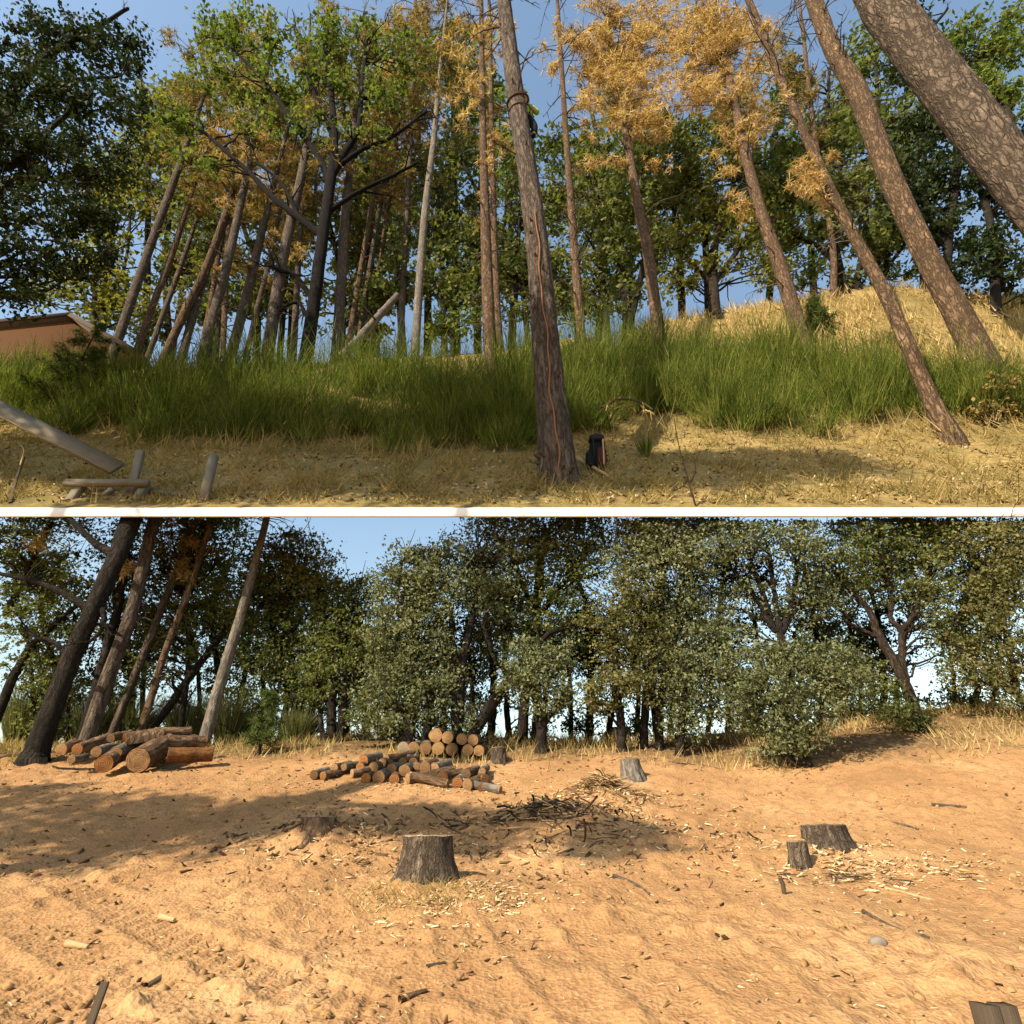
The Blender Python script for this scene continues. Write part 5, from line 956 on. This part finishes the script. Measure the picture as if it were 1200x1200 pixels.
g = hitL(919, 1050); m = MB(); tube(m, [g-np.array([0, 0, .1]), g+np.array([.01, 0, .1]), g+np.array([-.01, 0, 18*mpp(g)])], [.022, .024, .02], 8); tag(m.build('stake', M['post'], loc=g), 'short dark stake stuck upright in the dirt before the small stump', 'stake')
g = hitL(1030, 1107); m = MB(); n = 10
for k in range(1):
    th = np.linspace(0, 6.283, 17)[:-1]; V = [g+np.array([math.cos(a)*.075*c*random.uniform(.9, 1.1), math.sin(a)*.05*c, h]) for (c, h) in ((.8, -.03), (1, .0), (.9, .03), (.5, .048)) for a in th]
    m.add(V+[g+np.array([0, 0, .052])], quads=[(r*16+a, r*16+(a+1) % 16, r*16+16+(a+1) % 16, r*16+16+a) for r in range(3) for a in range(16)], tris=[(48+a, 48+(a+1) % 16, 64) for a in range(16)])
tag(m.build('stone', M['stone'], loc=g), 'lone grey stone on the sunlit dirt at lower right', 'stone')
# near posts at the bottom edge
p = P(1170, 1180, 2.6); t = thing('fence_post', 'dark weathered post top at the bottom right corner', 'post', (p[0], p[1], float(zL(p[0], p[1])))); gz = float(zL(p[0], p[1])); tz = P(1170, 1178, 2.6)[2]
for k, dx in enumerate((-.031, .031)):
    m = MB(); box(m, (p[0]+dx, p[1]+.05, (gz+tz)/2-.1), tz-gz+.19, .06, .08, ax=(0.03, 0, 1), az=(0, 1, 0), bev=.10, jit=.004); m.build('plank', M['post'], t, smooth=False)
p = P(118, 1200, 3.4); q = P(123, 1152, 3.7); g = np.array([p[0]-.05, p[1]-.1, float(zL(p[0], p[1]))-.1]); m = MB(); d = q-g; box(m, (g+q)/2, np.linalg.norm(d), .036, .022, ax=d, az=(0, -1, .3), jit=.01); tag(m.build('slat', M['post'], loc=g, smooth=False), 'thin dark slat sticking up at the bottom left', 'slat')

# ------------------------------------------------------------------ things on the upper hillside
def bar(name, a, b, wpx, th, t, mat='board', az=(0, -1, .5)):
    d = b-a; m = MB(); box(m, (a+b)/2, np.linalg.norm(d), wpx*mpp((a+b)/2), th, ax=d, az=az, jit=.03, bev=.1); return m.build(name, M[mat], t, smooth=False)
a, b = P(-45, 456, 14.75), P(137, 549, 14.6); d = nrm(b-a); t = thing('plank', 'long grey weathered plank slanting in from the left edge', 'plank', b)
m = MB(); box(m, (a+b)/2, np.linalg.norm(b-a), 20*mpp(b), .13, ax=d, az=(0, -1, .35), jit=.02, bev=.06); m.build('board', M['board'], t, smooth=False)
m = MB(); c = P(-60, 560, 14.9); e = P(-30, 470, 14.95); box(m, (c+e)/2, np.linalg.norm(e-c), .3, .3, ax=e-c); m.build('post', M['board'], t, smooth=False)
t = thing('broken_fence', 'broken grey wooden fence frame at the left end of the kerb', 'fence', P(120, 600, 14.6))
bar('rail', P(76, 566, 14.6), P(173, 566, 14.6), 9, .16, t); bar('post', P(97, 566, 14.72), P(70, 606, 14.72), 11, .2, t); bar('post', P(172, 567, 14.75), P(148, 606, 14.75), 9, .2, t)
bar('post', P(165, 529, 15.0), P(146, 606, 14.95), 8.5, .18, t); bar('brace', P(132, 573, 15.0), P(95, 606, 15.0), 9, .1, t); bar('rail', P(172, 574, 14.9), P(235, 583, 15.0), 8, .08, t)
t = thing('fence_post', 'leaning grey post standing alone right of the broken fence frame', 'post', P(238, 600, 14.6)); bar('post', P(251, 534, 14.7), P(234, 606, 14.6), 9.5, .2, t)
t = thing('dry_stalk', 'bent dry weed stalk at the left edge below the slanting plank', 'weed', hitU(14, 588)); m = MB(); tube(m, spline([hitU(12, 590), P(20, 560, 15.5), P(29, 535, 15.5)], 8), np.linspace(.05, .03, 8), 6); m.build('stem', M['twig'], t); m = MB(); tube(m, spline([P(24, 545, 15.5), P(28, 528, 15.5), P(22, 519, 15.5)], 8), np.linspace(.03, .015, 8), 5); m.build('seed_head', M['stick'], t)
def twigs(label, rows, Y0=None):
    b = hitU(*rows[0][0]); t = thing('dead_twig', label, 'twig', b)
    for pts in rows:
        Yb = b[1]; q = [P(x, y, Yb-.1) for (x, y) in pts]; m = MB(); tube(m, spline(q, 8), np.linspace(1.2*mpp(b), .4*mpp(b), 8), 5); m.build('stem', M['oak_brown'], t)
twigs('bare dead sapling right of the backpack at the kerb', [[(815, 592), (806, 560), (795, 520), (790, 490)], [(806, 562), (800, 570), (790, 575)], [(808, 568), (815, 550), (812, 535)]])
m = MB(); q = [hitU(676, 540), hitU(690, 548), hitU(714, 562)]; tube(m, spline([x+np.array([0, -.05, .08]) for x in q], 8), np.linspace(.09, .05, 8), 6, bump=.2, freq=8); tag(m.build('stick', M['stick'], loc=q[0]), 'pale fallen stick between the big central pine and the backpack', 'stick')
t = thing('cut_branch', 'cut pine branch with wilted pale needles lying on the broom', 'branch', P(735, 480, 21)); m = MB(); q = spline([P(705, 478, 20.6), P(725, 468, 20.6), P(748, 470, 20.6), P(765, 480, 20.6)], 10); tube(m, q, np.linspace(.07, .03, 10), 6); m.build('stem', M['twig'], t)
F = MB(); tufts(F, np.array([P(x, y, 20.5) for x, y in ((712, 474), (722, 470), (735, 473), (742, 478), (755, 479), (762, 482), (718, 480))]), .5, 10, -.3); F.build('needles', M['dry'], t, smooth=False, attr=False)
b = hitU(757, 536); t = thing('weed_clump', 'small green weed clump right of the backpack', 'plant', b); m = MB(); n = 60; an = rng.uniform(0, 6.28, n); B0 = b+np.stack([np.cos(an)*.1, np.sin(an)*.1, 0*an], 1); strips(m, B0, B0+np.stack([np.cos(an)*.3, np.sin(an)*.3, rng.uniform(.6, 1.2, n)], 1), .06, seg=2); m.build('blades', M['broom'], t, smooth=False, attr=False)

def backpack():
    b = hitU(701, 551); s = mpp(b); t = thing('backpack', 'black backpack standing on the grass right of the big central pine', 'backpack', b); k = 1.15
    def blob(c, sx, sy, sz, name, mat, tap=.8, n=18, par=t, p=3.2):
        m = MB(); V = []; rows = 10
        for r in range(rows+1):
            ph = -math.pi/2+math.pi*r/rows; cz = math.copysign(abs(math.sin(ph))**(2/p), math.sin(ph)); cr = abs(math.cos(ph))**(2/p)
            for j in range(n):
                th = 2*math.pi*j/n; x = math.copysign(abs(math.cos(th))**(2/p), math.cos(th))*cr; y = math.copysign(abs(math.sin(th))**(2/p), math.sin(th))*cr; f = 1-(1-tap)*(cz+1)/2
                V.append((x*sx*f, y*sy*f, cz*sz))
        V = np.array(V)*s; nz = vn(V[:, 0]*6, V[:, 1]*6, V[:, 2]*6)-.5; V = V*(1+.12*nz[:, None])+b+np.array(c)*s
        m.add(V, quads=[(r*n+j, r*n+(j+1) % n, r*n+n+(j+1) % n, r*n+n+j) for r in range(rows) for j in range(n)]); return m.build(name, M[mat], par)
    blob((1, 2, 20*k), 11, 7, 20*k, 'body', 'black'); blob((1, 0, 39*k), 10, 7.5, 5, 'lid', 'grey_fab', .9); blob((5, -6.5, 14*k), 6.5, 3, 11*k, 'front_pocket', 'red_fab'); blob((-9, -3, 11*k), 6, 5, 11*k, 'side_pocket', 'black')
    for dx in (-4.5, 8):
        m = MB(); q = [b+np.array([dx*s, (-4-6*math.sin(f*3.1))*s, (42-34*f)*k*s]) for f in np.linspace(0, 1, 9)]; tube(m, q, .9*s, 6); m.build('strap', M['grey_fab'], t)
    m = MB(); q = [b+np.array([(1+3*math.cos(f))*s, 0, (43*k+4*math.sin(f))*s]) for f in np.linspace(0, math.pi, 8)]; tube(m, q, .7*s, 6); m.build('grab_loop', M['black'], t)
    m = MB(); tube(m, spline([b+np.array([5*s, -13*s, -1*s]), b+np.array([6.2*s, -11*s, 18*s]), b+np.array([7*s, -9.5*s, 38*s])], 8), 1.1*s, 7); tag(m.build('walking_stick', M['stick'], loc=b), 'pale straight stick leaning against the black backpack', 'stick')
backpack()
AX = [(654, 560, 44), (646, 470, 36), (638, 385, 31), (631, 300, 27), (618, 200, 23), (604, 110, 20), (591, 5, 16)]
def axis(py):
    ys = [a[1] for a in AX][::-1]; x = np.interp(py, ys, [a[0] for a in AX][::-1]); w_ = np.interp(py, ys, [a[2] for a in AX][::-1]); p = P(x, py, 16.6); return p, w_*.5*mpp(p)
def ropes():
    m = MB(); q = []
    for py in np.linspace(262, 566, 60):
        p, r = axis(py); ph = .09*math.sin(py*.05)+.05*math.sin(py*.13)-.05; q.append(p+np.array([math.sin(ph)*r*1.06, -math.cos(ph)*r*1.07-.03, 0]))
    q = np.array(q); tube(m, q, .03, 6); tag(m.build('rope', M['rope'], loc=q[-1]), 'orange rope hanging down the front of the big central pine', 'rope')
    for lab, py, dz, nm in (('upper brown strap round the big central pine at the climber', 119, .45, 'climbing_strap'), ('lower thin line round the big central pine below the strap', 131, .25, 'climbing_line')):
        p, r = axis(py); q = []
        for f in np.linspace(0, 2*math.pi, 40): q.append(p+np.array([math.cos(f)*r*1.1+.12*(math.cos(f) > .3), math.sin(f)*r*1.1, dz*math.sin(f)*.6+dz*.6*math.cos(f)]))
        m = MB(); tube(m, q, .055 if 'upper' in lab else .03, 6); tag(m.build(nm, M['lanyard'], loc=p), lab, 'strap' if 'upper' in lab else 'rope', 'climbing gear on the central pine')
ropes()
def skin(name, verts, edges, radii, mat, parent=None, sub=2):
    me = bpy.data.meshes.new(name); org = Vector(parent.location) if parent is not None and parent.parent is None else Vector(verts[0])
    me.from_pydata([tuple(Vector(v)-org) for v in verts], edges, []); me.materials.append(M[mat]); o = bpy.data.objects.new(name, me); COL.objects.link(o)
    if parent is not None: o.parent = parent
    else: o.location = org
    md = o.modifiers.new('skin', 'SKIN'); md.use_smooth_shade = True; md.branch_smoothing = .4
    for i, r in enumerate(radii): me.skin_vertices[0].data[i].radius = (r, r)
    me.skin_vertices[0].data[0].use_root = True
    sd = o.modifiers.new('subdivision', 'SUBSURF'); sd.levels = sub; sd.render_levels = sub
    return o
def climber():
    c, r = axis(136); k = 1.62                                 # the figure hugs the far right side of the stem
    pel = P(615.5, 142, 17.15); ch = P(613.5, 131, 17.25); nk = P(612.5, 123.5, 17.3); hd = P(611.5, 119.5, 17.25)
    shR = P(616.5, 125.5, 17.15); elR = P(626.5, 133.5, 17.0); haR = P(619.5, 128.5, 16.75); shL = P(606, 125, 17.3); elL = P(601.5, 131, 17.1); haL = P(599.8, 126, 16.8)
    hpR = P(618.5, 143.5, 17.1); knR = P(622.6, 150, 16.9); anR = P(621.6, 159.5, 16.78); ftR = P(621, 161, 16.6); hpL = P(612, 143.5, 17.2); knL = P(607, 150, 17.2); anL = P(609, 160, 17.15); ftL = P(609, 161, 17.0)
    V0 = np.array([.17, -.05, 0]); pel, ch, nk, hd, shR, elR, haR, hpR, knR, anR, ftR = [v_+V0 for v_ in (pel, ch, nk, hd, shR, elR, haR, hpR, knR, anR, ftR)]
    t = thing('person', 'tree climber in a lime green shirt hugging the big central pine', 'person', pel)
    V = [pel, ch, nk, hd, shR, elR, haR, shL, elL, haL, hpR, knR, anR, ftR, hpL, knL, anL, ftL]; E = [(0, 1), (1, 2), (2, 3), (1, 4), (4, 5), (5, 6), (1, 7), (7, 8), (8, 9), (0, 10), (10, 11), (11, 12), (12, 13), (0, 14), (14, 15), (15, 16), (16, 17)]
    Rr = [.17, .19, .085, .15, .085, .065, .05, .085, .065, .05, .13, .09, .06, .06, .13, .09, .06, .06]; Rr = [x*k for x in Rr]; V = list(V)
    for h, e, i0 in ((haR, elR, 6), (haL, elL, 9)):              # four fingers and a thumb on each hand
        d = nrm(h-e); sd = nrm(np.cross(d, np.array([0, 0, 1.]))); up = np.cross(sd, d)
        for j, (o_, L) in enumerate(((-.03, .075), (-.01, .085), (.01, .08), (.03, .065))):
            a = h+(d*.05+sd*o_)*k; b_ = a+(d*L*.6+up*.01)*k; c_ = b_+(d*.02-up*.04)*k; n0 = len(V); V += [a, b_, c_]; E += [(i0, n0), (n0, n0+1), (n0+1, n0+2)]; Rr += [.012*k, .010*k, .008*k]
        a = h+(sd*-.045+d*.01)*k; b_ = a+(d*.04-sd*.03)*k; n0 = len(V); V += [a, b_]; E += [(i0, n0), (n0, n0+1)]; Rr += [.013*k, .010*k]
    skin('body', V, E, Rr, 'skin', t)
    g = 1.2
    skin('shirt', [ch, pel+(ch-pel)*.15, nk+(ch-nk)*.35, shR, elR, elR+(haR-elR)*.45, shL, elL, elL+(haL-elL)*.45], [(0, 1), (0, 2), (0, 3), (3, 4), (4, 5), (0, 6), (6, 7), (7, 8)], [x*k*g for x in (.195, .18, .13, .10, .082, .075, .10, .082, .075)], 'shirt', t)
    skin('trousers', [pel, pel+(ch-pel)*.2, hpR, knR, knR+(anR-knR)*.85, hpL, knL, knL+(anL-knL)*.85], [(0, 1), (0, 2), (2, 3), (3, 4), (0, 5), (5, 6), (6, 7)], [x*k*g for x in (.18, .17, .135, .105, .085, .135, .105, .085)], 'trousers', t)
    for a, f in ((anR, ftR), (anL, ftL)): skin('boot', [a, f, f+(f-a)*.6+np.array([0, -.15, 0])], [(0, 1), (1, 2)], [.085*k, .08*k, .06*k], 'trousers', t)
    m = MB(); rows, n = 6, 16; Vh = [hd+np.array([math.cos(6.283*j/n)*.165*k*math.cos(r_*.26), math.sin(6.283*j/n)*.19*k*math.cos(r_*.26), (.04+.16*math.sin(r_*.26))*k]) for r_ in range(rows+1) for j in range(n)]
    m.add(Vh, quads=[(r_*n+j, r_*n+(j+1) % n, r_*n+n+(j+1) % n, r_*n+n+j) for r_ in range(rows) for j in range(n)]); m.build('helmet', M['helmet'], t)
    f = hd+np.array([0, -.145*k, 0])                             # face turned to the bark
    for nm, off, rr, mt in (('nose', (0, -.015, -.02), .03, 'skin'), ('eye', (-.05, .005, .02), .016, 'white'), ('eye', (.05, .005, .02), .016, 'white'), ('mouth', (0, .004, -.075), .022, 'skin')):
        q = f+np.array(off)*k; skin(nm, [q-np.array([.01, 0, 0]), q+np.array([.01, 0, 0])], [(0, 1)], [rr*k, rr*k], mt, t, 1)
climber()
def houses():
    # brown house at the left, gable end to the viewer, its foot hidden by the broom
    Y = 30.; ap = P(84, 374, Y); e1 = P(166, 420, Y); e0 = P(-140, 396, Y); z0 = P(80, 470, Y)[2]-3; t = thing('house', 'brown stucco house with a low gable roof at the left edge', 'house', (ap[0]-4, Y, z0)); back = 9
    m = MB(); fr = [np.array([e0[0]+.6, Y, z0]), np.array([e1[0]-.9, Y, z0]), np.array([e1[0]-.9, Y, e1[2]+.15]), np.array([ap[0], Y, ap[2]-.25]), np.array([e0[0]+.6, Y, e0[2]-.2])]; bk = [p+np.array([0, back, 0]) for p in fr]
    m.add(fr+bk, quads=[(1, 6, 7, 2), (5, 0, 4, 9), (0, 1, 2, 3)], tris=[(0, 3, 4)]); m.build('wall', M['stucco'], t, smooth=False)
    for a, b in ((ap, e1), (ap, e0)):
        d = nrm(b-a); m = MB(); q = [a, b]; up = np.array([-d[2], 0, d[0]]); up = up if up[2] > 0 else -up; V = []
        for yy in (Y-.3, Y+back+.7):
            for p in q:
                for h in (0, .28): V.append(np.array([p[0], yy, p[2]])+up*h)
        m.add(V, quads=[(0, 2, 3, 1), (4, 5, 7, 6), (0, 4, 6, 2), (1, 3, 7, 5), (0, 1, 5, 4), (2, 6, 7, 3)]); m.build('roof', M['shingle'], t, smooth=False)
        m = MB(); c = (a+b)/2+np.array([0, -.36, .0])+up*.1; box(m, c, np.linalg.norm(b-a), .1, .34, ax=d, az=up); m.build('fascia', M['trim'], t, smooth=False)
    # small white building glimpsed under the lower oaks
    p = P(728, 866, 21); s = mpp(p); t = thing('white_building', 'small white building glimpsed under the oaks beyond the crest', 'building', (p[0], 21, p[2]-1)); m = MB(); W, H = 24*s, P(728, 853, 21)[2]
    box(m, (p[0], 22.5, (p[2]-2+H)/2), W, 3, H-p[2]+2, bev=.01); m.build('wall', M['white'], t, smooth=False)
    m = MB(); V = [(p[0]-W*.55, 20.8, H), (p[0]+W*.55, 20.8, H), (p[0]+W*.55, 22.5, H+3*s), (p[0]-W*.55, 22.5, H+3*s), (p[0]-W*.55, 24.2, H), (p[0]+W*.55, 24.2, H)]; m.add(V, quads=[(0, 1, 2, 3), (3, 2, 5, 4), (0, 4, 5, 1)], tris=[(0, 3, 4), (1, 5, 2)]); m.build('roof', M['white'], t, smooth=False)
    m = MB(); box(m, (p[0]+4*s, 20.985, H-5*s), 3*s, .04, 4*s); m.build('window', M['glass'], t, smooth=False)
houses()
# trees standing left of the picture: they throw the dappled shade seen on the dirt and on the broom
def shade_trees():
    for k, (x, y, bl, lab) in enumerate([(-13., 2., [(-18.3, 1.2, 9.5, 2.6), (-14.8, .7, 9.5, 2.4), (-12.7, .9, 10, 2.0), (-11.3, -.6, 11, 1.7), (-10.6, -2.5, 12, 1.0), (-18, 2, 27, 5), (-12, 1.5, 28, 4.5), (-8, 1, 30, 3.5), (-18, 4, 33, 5)], 'broad oak just outside the left of the picture, nearest'), (-22., 4., [(-21, 3.5, 9, 2.4), (-25, 2, 26, 5), (-26, 4, 32, 5)], 'tall oak outside the left of the picture, behind the nearest'), (-32, 8., [(-32, 8, 12, 2), (-32, 6, 27, 5)], 'tall oak farthest outside the left of the picture')]):
        g = float(zL(x, y)); t = thing('oak_tree', lab, 'tree', (x, y, g)); m = MB(); top = np.array([x, y, 33.+EYE]); q = spline([(x, y, g-.3), (x+.1, y, 8), (x-.1, y+.3, 18), top], 20); tube(m, q, np.linspace(.34, .10, 20), 12, bump=.1); m.build('trunk', M['oak'], t); b = MB(); L = []; Sz = []
        for (cx, cy, cz, r) in bl:
            c = np.array([cx, cy, cz+EYE]); n = int(950*r*r) if cz < 20 else int(430*r*r); nc = max(4, n//120); cc = c+nrm(rng.normal(size=(nc, 3)))*(rng.uniform(0, 1, nc)[:, None]**.45)*np.array([r, r*.8, r*.55]); L.append(np.repeat(cc, 120, 0)+rng.normal(size=(nc*120, 3))*(.22 if cz < 20 else .7)); Sz.append(np.full(nc*120, .17 if cz < 20 else .42))
            d = np.linalg.norm(q-c, axis=1)+np.maximum(q[:, 2]-c[2]+1, 0)*2; j = int(np.argmin(d)); tube(b, spline([q[j], (q[j]+c)/2+np.array([0, 0, .4]), c], 8), np.linspace(.12, .03, 8), 6)
            for e in cc[:14]: tube(b, [c, (c+e)/2+rng.normal(size=3)*.1, e], [.04, .025, .01], 4)
        tag(b.build('branches', M['oak'], t), kind='stuff'); f = MB(); leaves(f, np.vstack(L), np.concatenate(Sz), .62, tri=True); tag(f.build('crown', M['leaf_oakM'], t, smooth=False, attr=False), kind='stuff')
shade_trees()
